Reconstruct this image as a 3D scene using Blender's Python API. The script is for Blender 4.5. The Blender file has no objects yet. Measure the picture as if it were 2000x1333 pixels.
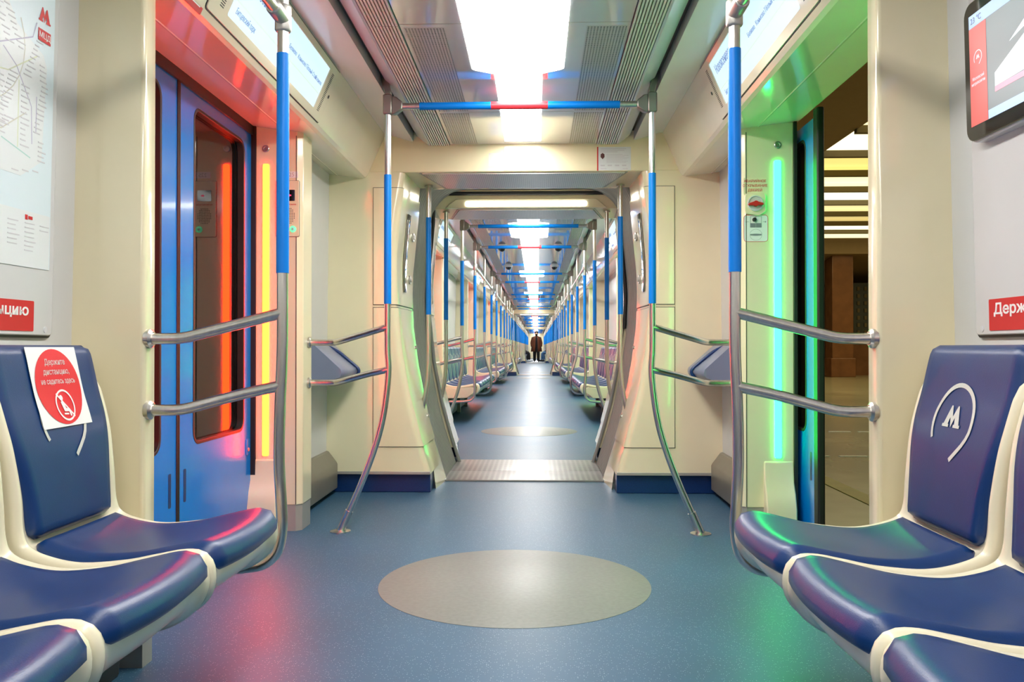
import bpy, bmesh, math, random
from mathutils import Vector, Matrix
random.seed(7)
PI = math.pi
S = bpy.context.scene
COL = S.collection

# ------------------------------------------------------------------ camera, world, exposure
CX, CZ, FPX = 0.082, 0.86, 1620.0
cam_d = bpy.data.cameras.new('camera')
cam = bpy.data.objects.new('camera', cam_d)
COL.objects.link(cam)
cam_d.sensor_width = 36.0
cam_d.lens = 36.0 * FPX / 2000.0
cam_d.clip_start, cam_d.clip_end = 0.05, 300
cam.location = (CX, 0.0, CZ)
cam.rotation_euler = (math.radians(90 + 0.45), 0, math.radians(1.73))
S.camera = cam
w = bpy.data.worlds.new('world')
S.world = w
w.use_nodes = True
w.node_tree.nodes['Background'].inputs[0].default_value = (0.02, 0.018, 0.015, 1)
w.node_tree.nodes['Background'].inputs[1].default_value = 0.4
S.view_settings.view_transform = 'Standard'
S.view_settings.look = 'None'
S.view_settings.gamma = 1.0
S.view_settings.use_curve_mapping = False
S.view_settings.exposure = 2.1
S.cycles.max_bounces = 9
S.cycles.diffuse_bounces = 5
S.cycles.glossy_bounces = 5
S.cycles.transmission_bounces = 6
S.cycles.transparent_max_bounces = 8
S.cycles.sample_clamp_indirect = 6.0
S.cycles.caustics_reflective = False
S.cycles.caustics_refractive = False

LIGHT_E = 5.2        # ceiling light diffusers
RED_E = (13.5, 0.235, 0.03)
GREEN_E = (0.05, 7.2, 0.75)

# ------------------------------------------------------------------ materials
def sr(r, g, b):
    f = lambda c: (c / 255 / 12.92) if c <= 10.3 else (((c / 255) + 0.055) / 1.055) ** 2.4
    return (f(r), f(g), f(b), 1.0)

def mat(name, col, rough=0.4, metal=0.0, var=0.06, scale=6.0, bump=0.0, bscale=200.0, coat=0.0, spec=0.5, rvar=0.0, stretch=None):
    m = bpy.data.materials.new(name)
    m.use_nodes = True
    nt = m.node_tree
    b = nt.nodes['Principled BSDF']
    tc = nt.nodes.new('ShaderNodeTexCoord')
    src = tc.outputs['Object']
    if stretch:
        mp = nt.nodes.new('ShaderNodeMapping')
        mp.inputs['Scale'].default_value = stretch
        nt.links.new(src, mp.inputs['Vector'])
        src = mp.outputs['Vector']
    n = nt.nodes.new('ShaderNodeTexNoise')
    n.inputs['Scale'].default_value = scale
    n.inputs['Detail'].default_value = 4
    nt.links.new(src, n.inputs['Vector'])
    r = nt.nodes.new('ShaderNodeValToRGB')
    r.color_ramp.elements[0].position = 0.3
    r.color_ramp.elements[1].position = 0.7
    r.color_ramp.elements[0].color = tuple(c * (1 - var) for c in col[:3]) + (1,)
    r.color_ramp.elements[1].color = tuple(min(1, c * (1 + var)) for c in col[:3]) + (1,)
    nt.links.new(n.outputs['Fac'], r.inputs['Fac'])
    nt.links.new(r.outputs['Color'], b.inputs['Base Color'])
    b.inputs['Roughness'].default_value = rough
    b.inputs['Metallic'].default_value = metal
    b.inputs['Specular IOR Level'].default_value = spec
    if coat:
        b.inputs['Coat Weight'].default_value = coat
        b.inputs['Coat Roughness'].default_value = 0.06
    if rvar:
        mr = nt.nodes.new('ShaderNodeMapRange')
        mr.inputs['To Min'].default_value = max(0.02, rough - rvar)
        mr.inputs['To Max'].default_value = rough + rvar
        nt.links.new(n.outputs['Fac'], mr.inputs['Value'])
        nt.links.new(mr.outputs['Result'], b.inputs['Roughness'])
    if bump:
        n2 = nt.nodes.new('ShaderNodeTexNoise')
        n2.inputs['Scale'].default_value = bscale
        n2.inputs['Detail'].default_value = 3
        nt.links.new(src, n2.inputs['Vector'])
        bp = nt.nodes.new('ShaderNodeBump')
        bp.inputs['Strength'].default_value = bump
        bp.inputs['Distance'].default_value = 0.002
        nt.links.new(n2.outputs['Fac'], bp.inputs['Height'])
        nt.links.new(bp.outputs['Normal'], b.inputs['Normal'])
    return m

def emat(name, col, strength=1.0, var=0.0):
    m = bpy.data.materials.new(name)
    m.use_nodes = True
    nt = m.node_tree
    b = nt.nodes['Principled BSDF']
    b.inputs['Base Color'].default_value = tuple(min(0.8, c) for c in col[:3]) + (1,)
    b.inputs['Roughness'].default_value = 0.35
    b.inputs['Emission Color'].default_value = tuple(col[:3]) + (1,)
    b.inputs['Emission Strength'].default_value = strength
    if var:
        n = nt.nodes.new('ShaderNodeTexNoise')
        n.inputs['Scale'].default_value = 3
        mr = nt.nodes.new('ShaderNodeMapRange')
        mr.inputs['To Min'].default_value = strength * (1 - var)
        mr.inputs['To Max'].default_value = strength * (1 + var)
        nt.links.new(n.outputs['Fac'], mr.inputs['Value'])
        nt.links.new(mr.outputs['Result'], b.inputs['Emission Strength'])
    return m

M = {}
M['cream'] = mat('cream', (0.84, 0.75, 0.505, 1), 0.32, var=0.03, bump=0.05, bscale=120)
M['cream_gloss'] = mat('cream_gloss', (0.84, 0.755, 0.515, 1), 0.16, var=0.02, coat=0.4)
M['cove'] = mat('cove', (0.84, 0.775, 0.60, 1), 0.13, var=0.02, coat=0.5)
M['underside'] = mat('underside', (0.76, 0.70, 0.60, 1), 0.12, var=0.02, coat=0.6)
M['white_wall'] = mat('white_wall', (0.66, 0.66, 0.655, 1), 0.3, var=0.02)
M['board'] = mat('board', (0.62, 0.62, 0.62, 1), 0.25, var=0.02)
M['ceil'] = mat('ceil', (0.84, 0.84, 0.83, 1), 0.10, var=0.02, coat=1.0, metal=0.25)
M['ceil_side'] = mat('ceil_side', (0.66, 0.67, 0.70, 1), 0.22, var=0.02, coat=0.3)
M['slat'] = mat('slat', (0.80, 0.79, 0.76, 1), 0.35, var=0.03)
M['dark'] = mat('dark', (0.012, 0.012, 0.013, 1), 0.45, var=0.1)
M['mirror'] = mat('mirror', (0.45, 0.44, 0.42, 1), 0.06, metal=1.0, var=0.03)
M['rubber'] = mat('rubber', (0.01, 0.01, 0.011, 1), 0.5, var=0.1)
M['grey_kick'] = mat('grey_kick', (0.42, 0.40, 0.36, 1), 0.35, var=0.06, metal=0.3)
M['heater'] = mat('heater', (0.27, 0.25, 0.20, 1), 0.35, var=0.05, metal=0.4)
M['steel'] = mat('steel', (0.64, 0.61, 0.57, 1), 0.28, metal=1.0, var=0.06, scale=90, bump=0.12, bscale=400, stretch=(1, 1, 0.05))
M['cast'] = mat('cast', (0.52, 0.50, 0.47, 1), 0.42, metal=0.85, var=0.04)
M['clamp'] = mat('clamp', (0.30, 0.28, 0.25, 1), 0.38, metal=0.9, var=0.06)
M['sleeve'] = mat('sleeve', sr(0, 122, 216), 0.38, var=0.03, spec=0.3)
M['red_sleeve'] = mat('red_sleeve', sr(220, 50, 60), 0.35, var=0.03)
M['seat'] = mat('seat', sr(4, 48, 104), 0.36, var=0.05, scale=14, bump=0.12, bscale=420, spec=0.6)
M['seat_dark'] = mat('seat_dark', sr(124, 132, 158), 0.32, var=0.04, bump=0.05)
M['shell'] = mat('shell', (0.80, 0.735, 0.55, 1), 0.25, var=0.02, coat=0.2)
M['door'] = mat('door', sr(0, 122, 218), 0.2, var=0.02, coat=0.3)
M['plate'] = mat('plate', (0.42, 0.41, 0.39, 1), 0.32, metal=0.9, var=0.1, scale=40)
M['perf_metal'] = None
M['kick_blue'] = mat('kick_blue', sr(14, 50, 104), 0.3, var=0.15, scale=160)
M['bellows'] = mat('bellows', (0.30, 0.305, 0.29, 1), 0.42, var=0.05)
M['tape_white'] = mat('tape_white', (0.85, 0.85, 0.84, 1), 0.4, var=0.01)
M['red'] = mat('red', sr(205, 28, 36), 0.4, var=0.03)
M['red_print'] = mat('red_print', sr(226, 36, 48), 0.35, var=0.02)
M['white_print'] = mat('white_print', (0.88, 0.86, 0.84, 1), 0.4, var=0.01)
M['silver_print'] = mat('silver_print', (0.62, 0.62, 0.56, 1), 0.45, var=0.04)
M['grey_print'] = mat('grey_print', (0.22, 0.23, 0.26, 1), 0.5, var=0.02)
M['pale_print'] = mat('pale_print', (0.62, 0.60, 0.64, 1), 0.5, var=0.02)
M['paper'] = mat('paper', (0.74, 0.76, 0.78, 1), 0.35, var=0.01)
M['paper_blue'] = mat('paper_blue', (0.68, 0.77, 0.83, 1), 0.35, var=0.01)
M['violet'] = mat('violet', (0.48, 0.44, 0.60, 1), 0.4, var=0.02)
M['lime'] = mat('lime', (0.68, 0.71, 0.50, 1), 0.4, var=0.02)
M['olive'] = mat('olive', (0.62, 0.60, 0.52, 1), 0.4, var=0.02)
M['teal'] = mat('teal', (0.40, 0.62, 0.58, 1), 0.4, var=0.02)
M['black_glass'] = mat('black_glass', (0.01, 0.01, 0.012, 1), 0.06, var=0.02, coat=0.5)
M['light'] = emat('light', (1.0, 0.975, 0.93), LIGHT_E)
M['light_bar'] = emat('light_bar', (1.0, 0.95, 0.82), 3.0)
M['led_red'] = emat('led_red', RED_E, 1.0)
M['led_green'] = emat('led_green', GREEN_E, 1.0)
M['screen'] = emat('screen', (0.21, 0.29, 0.345), 0.720, var=0.04)
M['screen_text'] = emat('screen_text', (0.04, 0.07, 0.15), 0.720)
M['screen_line'] = emat('screen_line', (0.20, 0.25, 0.22), 0.720)
M['green_btn'] = emat('green_btn', (0.12, 0.80, 0.38), 0.259)
M['red_dot'] = emat('red_dot', (0.9, 0.06, 0.18), 0.259)
M['tv_blue'] = emat('tv_blue', (0.30, 0.42, 0.78), 0.220)
M['tv_red'] = emat('tv_red', (0.62, 0.085, 0.075), 0.154)
M['tv_reflection'] = emat('tv_reflection', (0.9, 0.92, 1.0), 0.337)  # glowing white for the reflection painted on the wall screen
M['tv_pale'] = emat('tv_pale', (0.75, 0.6, 0.66), 0.233)
M['tv_grey'] = emat('tv_grey', (0.16, 0.19, 0.20), 0.181, var=0.45)
M['tv_pink'] = emat('tv_pink', (0.72, 0.25, 0.33), 0.207)
M['coat'] = mat('coat', sr(96, 48, 26), 0.8, var=0.1)
M['black_cloth'] = mat('black_cloth', sr(22, 20, 24), 0.85, var=0.1)
M['purple_cloth'] = mat('purple_cloth', sr(66, 48, 62), 0.85, var=0.1)
M['jeans'] = mat('jeans', sr(66, 104, 142), 0.85, var=0.1)
M['white_shoe'] = mat('white_shoe', (0.85, 0.84, 0.82, 1), 0.5, var=0.02)
M['skin'] = mat('skin', sr(190, 140, 112), 0.5, var=0.04)
M['hair'] = mat('hair', sr(32, 22, 18), 0.6, var=0.1)
M['tunnel'] = mat('tunnel', (0.05, 0.045, 0.04, 1), 0.8, var=0.3)
M['platform'] = mat('platform', sr(150, 138, 104), 0.22, var=0.22, scale=1.2)
M['tactile'] = mat('tactile', sr(190, 172, 112), 0.5, var=0.1)
M['soffit'] = mat('soffit', sr(140, 116, 80), 0.6, var=0.04)
M['rib'] = mat('rib', sr(96, 82, 44), 0.6, var=0.05)
M['column'] = mat('column', sr(120, 78, 46), 0.25, var=0.18, scale=3)
M['station_dark'] = mat('station_dark', sr(52, 54, 40), 0.4, var=0.2)
for i, (c, e) in enumerate([((1.0, 0.82, 0.40), 0.208), ((1.0, 0.92, 0.60), 0.390), ((1.0, 0.78, 0.24), 0.221), ((1.0, 0.86, 0.44), 0.338), ((1.0, 0.94, 0.66), 0.546), ((0.95, 0.74, 0.30), 0.143)]):
    M['coffer%d' % i] = emat('coffer%d' % i, c, e)

def floor_material():
    m = mat('floor_vinyl', sr(56, 92, 120), 0.43, var=0.10, scale=2.5, bump=0.06, bscale=60, rvar=0.05, spec=0.33)
    nt = m.node_tree
    b = nt.nodes['Principled BSDF']
    tc = nt.nodes.new('ShaderNodeTexCoord')
    v = nt.nodes.new('ShaderNodeTexVoronoi')
    v.inputs['Scale'].default_value = 185
    nt.links.new(tc.outputs['Object'], v.inputs['Vector'])
    cr = nt.nodes.new('ShaderNodeValToRGB')
    cr.color_ramp.interpolation = 'LINEAR'
    cr.color_ramp.elements[0].position = 0.22
    cr.color_ramp.elements[0].color = (1, 1, 1, 1)
    cr.color_ramp.elements[1].position = 0.34
    cr.color_ramp.elements[1].color = (0, 0, 0, 1)
    nt.links.new(v.outputs['Distance'], cr.inputs['Fac'])
    # only some cells carry a fleck
    sep = nt.nodes.new('ShaderNodeSeparateColor')
    nt.links.new(v.outputs['Color'], sep.inputs['Color'])
    gt = nt.nodes.new('ShaderNodeMath'); gt.operation = 'GREATER_THAN'; gt.inputs[1].default_value = 0.72
    nt.links.new(sep.outputs['Red'], gt.inputs[0])
    mu = nt.nodes.new('ShaderNodeMath'); mu.operation = 'MULTIPLY'
    nt.links.new(gt.outputs[0], mu.inputs[0]); nt.links.new(cr.outputs['Color'], mu.inputs[1])
    old = b.inputs['Base Color'].links[0].from_socket
    mx = nt.nodes.new('ShaderNodeMix'); mx.data_type = 'RGBA'
    nt.links.new(mu.outputs[0], mx.inputs['Factor'])
    nt.links.new(old, mx.inputs['A'])
    mx.inputs['B'].default_value = sr(126, 150, 172)
    nt.links.new(mx.outputs['Result'], b.inputs['Base Color'])
    return m
M['floor'] = floor_material()
M['disc'] = mat('disc', sr(122, 126, 122), 0.42, var=0.08, scale=60, bump=0.05, bscale=80)

def dots_material(name, base, hole, pitch, radius, metal, rough, stag=True):
    """perforated sheet: a regular grid of dark holes in object space (x, y)"""
    m = bpy.data.materials.new(name); m.use_nodes = True
    nt = m.node_tree; b = nt.nodes['Principled BSDF']
    tc = nt.nodes.new('ShaderNodeTexCoord')
    sx = nt.nodes.new('ShaderNodeSeparateXYZ'); nt.links.new(tc.outputs['Object'], sx.inputs[0])
    def op(o, a, bb=None):
        n = nt.nodes.new('ShaderNodeMath'); n.operation = o
        for i, q in enumerate((a, bb)):
            if q is None: continue
            if isinstance(q, (int, float)): n.inputs[i].default_value = q
            else: nt.links.new(q, n.inputs[i])
        return n.outputs[0]
    fx = op('SUBTRACT', op('FRACT', op('DIVIDE', op('ADD', sx.outputs['X'], 50.0), pitch)), 0.5)
    fy = op('SUBTRACT', op('FRACT', op('DIVIDE', op('ADD', sx.outputs['Y'], 50.0), pitch)), 0.5)
    d = op('SQRT', op('ADD', op('MULTIPLY', fx, fx), op('MULTIPLY', fy, fy)))
    h = op('LESS_THAN', d, radius)
    mx = nt.nodes.new('ShaderNodeMix'); mx.data_type = 'RGBA'
    nt.links.new(h, mx.inputs['Factor'])
    mx.inputs['A'].default_value = base; mx.inputs['B'].default_value = hole
    nt.links.new(mx.outputs['Result'], b.inputs['Base Color'])
    b.inputs['Metallic'].default_value = metal
    b.inputs['Roughness'].default_value = rough
    return m
M['perf'] = dots_material('perf', (0.62, 0.62, 0.60, 1), (0.05, 0.05, 0.05, 1), 0.0118, 0.27, 0.25, 0.2)
M['perf_metal'] = dots_material('perf_metal', (0.70, 0.68, 0.64, 1), (0.34, 0.33, 0.31, 1), 0.012, 0.3, 0.6, 0.28)
M['checker'] = dots_material('checker', (0.34, 0.33, 0.31, 1), (0.20, 0.19, 0.18, 1), 0.035, 0.33, 0.7, 0.4)

def glass_material():
    m = bpy.data.materials.new('window_glass'); m.use_nodes = True
    nt = m.node_tree
    nt.nodes.remove(nt.nodes['Principled BSDF'])
    out = nt.nodes['Material Output']
    tr = nt.nodes.new('ShaderNodeBsdfTransparent'); tr.inputs[0].default_value = (0.55, 0.53, 0.50, 1)
    gl = nt.nodes.new('ShaderNodeBsdfGlossy'); gl.inputs['Roughness'].default_value = 0.015
    n = nt.nodes.new('ShaderNodeTexNoise'); n.inputs['Scale'].default_value = 2.0
    bp = nt.nodes.new('ShaderNodeBump'); bp.inputs['Strength'].default_value = 0.01
    nt.links.new(n.outputs['Fac'], bp.inputs['Height']); nt.links.new(bp.outputs['Normal'], gl.inputs['Normal'])
    fr = nt.nodes.new('ShaderNodeFresnel'); fr.inputs['IOR'].default_value = 1.6
    mx = nt.nodes.new('ShaderNodeMixShader')
    nt.links.new(fr.outputs[0], mx.inputs[0]); nt.links.new(tr.outputs[0], mx.inputs[1]); nt.links.new(gl.outputs[0], mx.inputs[2])
    nt.links.new(mx.outputs[0], out.inputs['Surface'])
    return m
M['glass'] = glass_material()

# ------------------------------------------------------------------ mesh building
def wloc(o):
    v = Vector((0, 0, 0))
    while o is not None:
        v += o.location
        o = o.parent
    return v

class MB:
    def __init__(s):
        s.v = []; s.f = []; s.T = None
    def frame(s, o, r, u):
        o = Vector(o); r = Vector(r).normalized(); u = Vector(u).normalized(); n = r.cross(u)
        s.T = lambda p: o + r * p[0] + u * p[1] + n * p[2]
        return s
    def add(s, vs, fs):
        k = len(s.v)
        s.v += [tuple(s.T(p)) if s.T else tuple(p) for p in vs]
        s.f += [tuple(i + k for i in f) for f in fs]
        return s
    def box(s, x0, x1, y0, y1, z0, z1):
        vs = [(x, y, z) for z in (z0, z1) for y in (y0, y1) for x in (x0, x1)]
        return s.add(vs, [(0, 2, 3, 1), (4, 5, 7, 6), (0, 1, 5, 4), (2, 6, 7, 3), (0, 4, 6, 2), (1, 3, 7, 5)])
    def prism(s, poly, a, b, axis='z'):
        """poly: 2-D outline; axis z: (x,y), y: (x,z), x: (y,z)"""
        f = {'z': lambda p, t: (p[0], p[1], t), 'y': lambda p, t: (p[0], t, p[1]), 'x': lambda p, t: (t, p[0], p[1])}[axis]
        n = len(poly)
        vs = [f(p, a) for p in poly] + [f(p, b) for p in poly]
        fs = [tuple(range(n - 1, -1, -1)), tuple(range(n, 2 * n))] + [(i, (i + 1) % n, n + (i + 1) % n, n + i) for i in range(n)]
        return s.add(vs, fs)
    def ring_prism(s, outer, inner, a, b, axis='z'):
        f = {'z': lambda p, t: (p[0], p[1], t), 'y': lambda p, t: (p[0], t, p[1]), 'x': lambda p, t: (t, p[0], p[1])}[axis]
        n = len(outer)
        vs = [f(p, a) for p in outer] + [f(p, a) for p in inner] + [f(p, b) for p in outer] + [f(p, b) for p in inner]
        fs = []
        for i in range(n):
            j = (i + 1) % n
            fs += [(i, j, n + j, n + i), (2 * n + i, 3 * n + i, 3 * n + j, 2 * n + j), (i, 2 * n + i, 2 * n + j, j), (n + i, n + j, 3 * n + j, 3 * n + i)]
        return s.add(vs, fs)
    def tube(s, pts, r, n=14, caps=True, closed=False):
        P = [Vector(p) for p in pts]
        rs = r if isinstance(r, (list, tuple)) else [r] * len(P)
        m = len(P)
        tang = []
        for i in range(m):
            a = P[(i - 1) % m] if (closed or i > 0) else P[i]
            b = P[(i + 1) % m] if (closed or i < m - 1) else P[i]
            tang.append((b - a).normalized())
        ref = Vector((0, 1, 0)) if abs(tang[0].y) < 0.8 else Vector((0, 0, 1))
        nrm = (ref - tang[0] * ref.dot(tang[0])).normalized()
        vs = []
        for i in range(m):
            nrm = (nrm - tang[i] * nrm.dot(tang[i])).normalized()
            bi = tang[i].cross(nrm)
            for k in range(n):
                a = 2 * PI * k / n
                vs.append(P[i] + (nrm * math.cos(a) + bi * math.sin(a)) * rs[i])
        fs = []
        for i in range(m if closed else m - 1):
            i2 = (i + 1) % m
            for k in range(n):
                k2 = (k + 1) % n
                fs.append((i * n + k, i * n + k2, i2 * n + k2, i2 * n + k))
        if caps and not closed:
            fs += [tuple(range(n - 1, -1, -1)), tuple((m - 1) * n + k for k in range(n))]
        return s.add(vs, fs)
    def lathe(s, prof, n=24, c=(0, 0, 0)):
        """prof of (r, h) round local +z"""
        vs = []; fs = []
        for r, h in prof:
            for k in range(n):
                a = 2 * PI * k / n
                vs.append((c[0] + r * math.cos(a), c[1] + r * math.sin(a), c[2] + h))
        for i in range(len(prof) - 1):
            for k in range(n):
                k2 = (k + 1) % n
                fs.append((i * n + k, i * n + k2, (i + 1) * n + k2, (i + 1) * n + k))
        fs += [tuple(range(n - 1, -1, -1)), tuple((len(prof) - 1) * n + k for k in range(n))]
        return s.add(vs, fs)
    def grid(s, rows):
        n = len(rows[0]); vs = [p for r in rows for p in r]
        fs = [(i * n + j, i * n + j + 1, (i + 1) * n + j + 1, (i + 1) * n + j) for i in range(len(rows) - 1) for j in range(n - 1)]
        return s.add(vs, fs)
    def text(s, body, size, x=0, y=0, align='LEFT', depth=0.0006, bold=0.0, shear=0.0, fit=None):
        c = bpy.data.curves.new('lettering', 'FONT')
        c.body = body; c.size = size; c.align_x = align; c.align_y = 'CENTER'; c.extrude = depth / 2; c.offset = bold; c.resolution_u = 3; c.shear = shear
        o = bpy.data.objects.new('lettering', c); COL.objects.link(o)
        dg = bpy.context.evaluated_depsgraph_get()
        me = bpy.data.meshes.new_from_object(o.evaluated_get(dg))
        k = 1.0
        if fit:
            xs = [v.co.x for v in me.vertices]
            k = fit / max(1e-6, max(xs) - min(xs))
        vs = [(v.co.x * k + x, v.co.y + y, v.co.z + depth / 2) for v in me.vertices]
        fs = [tuple(p.vertices) for p in me.polygons]
        bpy.data.objects.remove(o); bpy.data.curves.remove(c); bpy.data.meshes.remove(me)
        return s.add(vs, fs)
    def build(s, name, m, parent=None, bevel=0.0, seg=2, smooth=True, kind=None, origin=None, angle=40, solid=0.0):
        me = bpy.data.meshes.new(name)
        if origin is None:
            if parent is not None:
                origin = wloc(parent)
            else:
                xs, ys, zs = zip(*s.v)
                origin = Vector(((min(xs) + max(xs)) / 2, (min(ys) + max(ys)) / 2, min(zs)))
        origin = Vector(origin)
        me.from_pydata([tuple(Vector(p) - origin) for p in s.v], [], s.f)
        bm = bmesh.new(); bm.from_mesh(me)
        bmesh.ops.recalc_face_normals(bm, faces=bm.faces)
        bm.to_mesh(me); bm.free()
        if smooth:
            me.polygons.foreach_set('use_smooth', [True] * len(me.polygons))
            me.set_sharp_from_angle(angle=math.radians(angle))
        me.materials.append(m)
        o = bpy.data.objects.new(name, me); COL.objects.link(o)
        if parent is not None:
            o.parent = parent
            o.location = origin - wloc(parent)
        else:
            o.location = origin
        if bevel:
            b = o.modifiers.new('edge', 'BEVEL'); b.width = bevel; b.segments = seg; b.limit_method = 'ANGLE'; b.angle_limit = math.radians(35); b.harden_normals = False
        if solid:
            b = o.modifiers.new('thick', 'SOLIDIFY'); b.thickness = solid; b.offset = -1
        if kind: o['kind'] = kind
        return o

def tag(o, label, cat, group=None):
    if len(label.replace(',', '').split()) > 16: print('LONG', label)
    o['label'] = label; o['category'] = cat
    if group: o['group'] = group
    return o

def thing(name, loc, label, cat, group=None):
    o = bpy.data.objects.new(name, None); COL.objects.link(o)
    o.empty_display_size = 0.1
    o.location = loc
    return tag(o, label, cat, group)

def dup(root, loc=None, rz=0.0, label=None, group=None):
    r = root.copy(); COL.objects.link(r)
    if loc is not None: r.location = loc
    r.rotation_euler = (0, 0, rz)
    if label: r['label'] = label
    if label and len(label.replace(',', '').split()) > 16: print('LONG', label)
    if group: r['group'] = group
    elif 'group' in r and group == '': del r['group']
    for ch in list(root.children):
        c = ch.copy(); COL.objects.link(c); c.parent = r
        for g in list(ch.children):
            d = g.copy(); COL.objects.link(d); d.parent = c
    return r

def rrect(w_, h_, r, n=6, cx=0, cy=0):
    out = []
    for (sx, sy, a0) in ((1, 1, 0), (-1, 1, 90), (-1, -1, 180), (1, -1, 270)):
        for k in range(n + 1):
            a = math.radians(a0 + 90 * k / n)
            out.append((cx + sx * (w_ / 2 - r) + r * math.cos(a), cy + sy * (h_ / 2 - r) + r * math.sin(a)))
    return out

def spline(pts, n=8):
    P = [Vector(p) for p in pts]
    Q = [P[0] * 2 - P[1]] + P + [P[-1] * 2 - P[-2]]
    out = []
    for i in range(1, len(Q) - 2):
        a, b, c, d = Q[i - 1:i + 3]
        for k in range(n):
            t = k / n
            out.append(0.5 * ((2 * b) + (c - a) * t + (2 * a - 5 * b + 4 * c - d) * t * t + (3 * b - a - 3 * c + d) * t ** 3))
    out.append(P[-1])
    return out

def lerp_tab(tab, x):
    if x <= tab[0][0]: return tab[0][1]
    for (a, fa), (b, fb) in zip(tab, tab[1:]):
        if x <= b: return fa + (fb - fa) * (x - a) / (b - a)
    return tab[-1][1]

ORD = ['first', 'second', 'third', 'fourth', 'fifth', 'sixth', 'seventh', 'eighth', 'ninth', 'tenth', 'eleventh', 'twelfth']
SIDE = {-1: 'red-lit side', 1: 'green-lit side'}
SN = {-1: 'left', 1: 'right'}
trim_n = [0]
def trim(): trim_n[0] += 1; return 'trim_%d' % trim_n[0]
door_n = [0]
def doorname(): door_n[0] += 1; return 'door_%d' % door_n[0]

# ------------------------------------------------------------------ layout along the train (y)
PITCH = 20.4
YC = {1: -4.42, 2: 15.98, 3: 36.38, 4: 56.78}          # carriage centres
GANG = [5.78, 26.18, 46.58]                           # gangway centres
DL = (-7.475, -2.4917, 2.4917, 7.475)                 # door centres in a carriage
HALF = 9.30                                           # end wall from the carriage centre
YBACK = -6.0
CAR = {1: 'this carriage', 2: 'the next carriage', 3: 'the third carriage', 4: 'the farthest carriage'}

def clip(k, a, b):
    if k == 1:
        a = max(a, YBACK); b = max(b, YBACK)
    return a, b

# ------------------------------------------------------------------ the shell of each carriage
COVE = [(0.818, 2.119), (0.922, 1.882), (0.934, 1.868), (0.952, 1.863), (1.05, 1.8755), (1.15, 1.888), (1.29, 1.9055), (1.29, 2.3), (0.818, 2.3)]

def shell(k):
    yc = YC[k]
    y0, y1 = clip(k, yc - HALF, yc + HALF)
    f = MB().box(-1.29, 1.29, y0 - (0.45 if k > 1 else 0), y1 + 0.45, -0.08, 0.0)
    f.build('floor', M['floor'], kind='structure')
    c = MB().prism([(-0.43, 2.06), (0.43, 2.06), (0.43, 2.2), (-0.43, 2.2)], y0, y1, 'y')
    c.build('ceiling', M['ceil'], kind='structure')
    for s in (-1, 1):
        # slope strip beside the louvres, and the outer ceiling panel beyond the dark slot
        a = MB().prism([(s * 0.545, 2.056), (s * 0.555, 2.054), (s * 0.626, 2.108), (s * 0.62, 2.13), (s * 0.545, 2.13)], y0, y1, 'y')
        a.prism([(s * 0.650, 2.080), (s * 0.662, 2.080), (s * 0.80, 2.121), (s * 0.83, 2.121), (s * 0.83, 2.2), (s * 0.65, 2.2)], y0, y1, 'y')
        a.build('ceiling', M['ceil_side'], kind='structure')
        MB().prism([(s * 0.40, 2.135), (s * 0.68, 2.135), (s * 0.68, 2.25), (s * 0.40, 2.25)], y0, y1, 'y').build('ceiling', M['dark'], kind='structure')
        MB().prism([(s * x, z) for x, z in COVE], y0, y1, 'y').build(trim(), M['cove'], kind='structure', angle=6)
        MB().prism([(s * 1.098, 1.8825), (s * 1.102, 1.8795), (s * 1.108, 1.8800), (s * 1.112, 1.8835)], y0, y1, 'y').build(trim(), M['cove'], kind='structure')
    # side walls between the doors, leaning in slightly towards the top
    for s in (-1, 1):
        for i in range(3):
            a, b = clip(k, yc + DL[i] + 0.84, yc + DL[i + 1] - 0.84)
            if b - a < 0.2: continue
            MB().prism([(s * 1.180, 0), (s * 1.170, 0.89), (s * 1.150, 1.95), (s * 1.29, 1.95), (s * 1.29, 0)], a, b, 'y').build('wall_' + SN[s], M['white_wall'], kind='structure')
        for e in (-1, 1):
            if k == 1 and e < 0: continue
            ya, yb = sorted((yc + e * (7.475 + 0.96), yc + e * (HALF + 0.02)))
            MB().prism([(s * 1.166, 0), (s * 1.160, 0.9), (s * 1.15, 1.92), (s * 1.29, 1.92), (s * 1.29, 0)], ya, yb, 'y').build('wall_' + SN[s], M['white_wall'], kind='structure')
        for dc in DL:
            y = yc + dc
            if k == 1 and y < YBACK: continue
            # metal sill
            MB().box(*sorted((s * 1.17, s * 1.295)), y - 0.80, y + 0.80, -0.01, 0.006).build(trim(), M['plate'], kind='structure')

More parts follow.
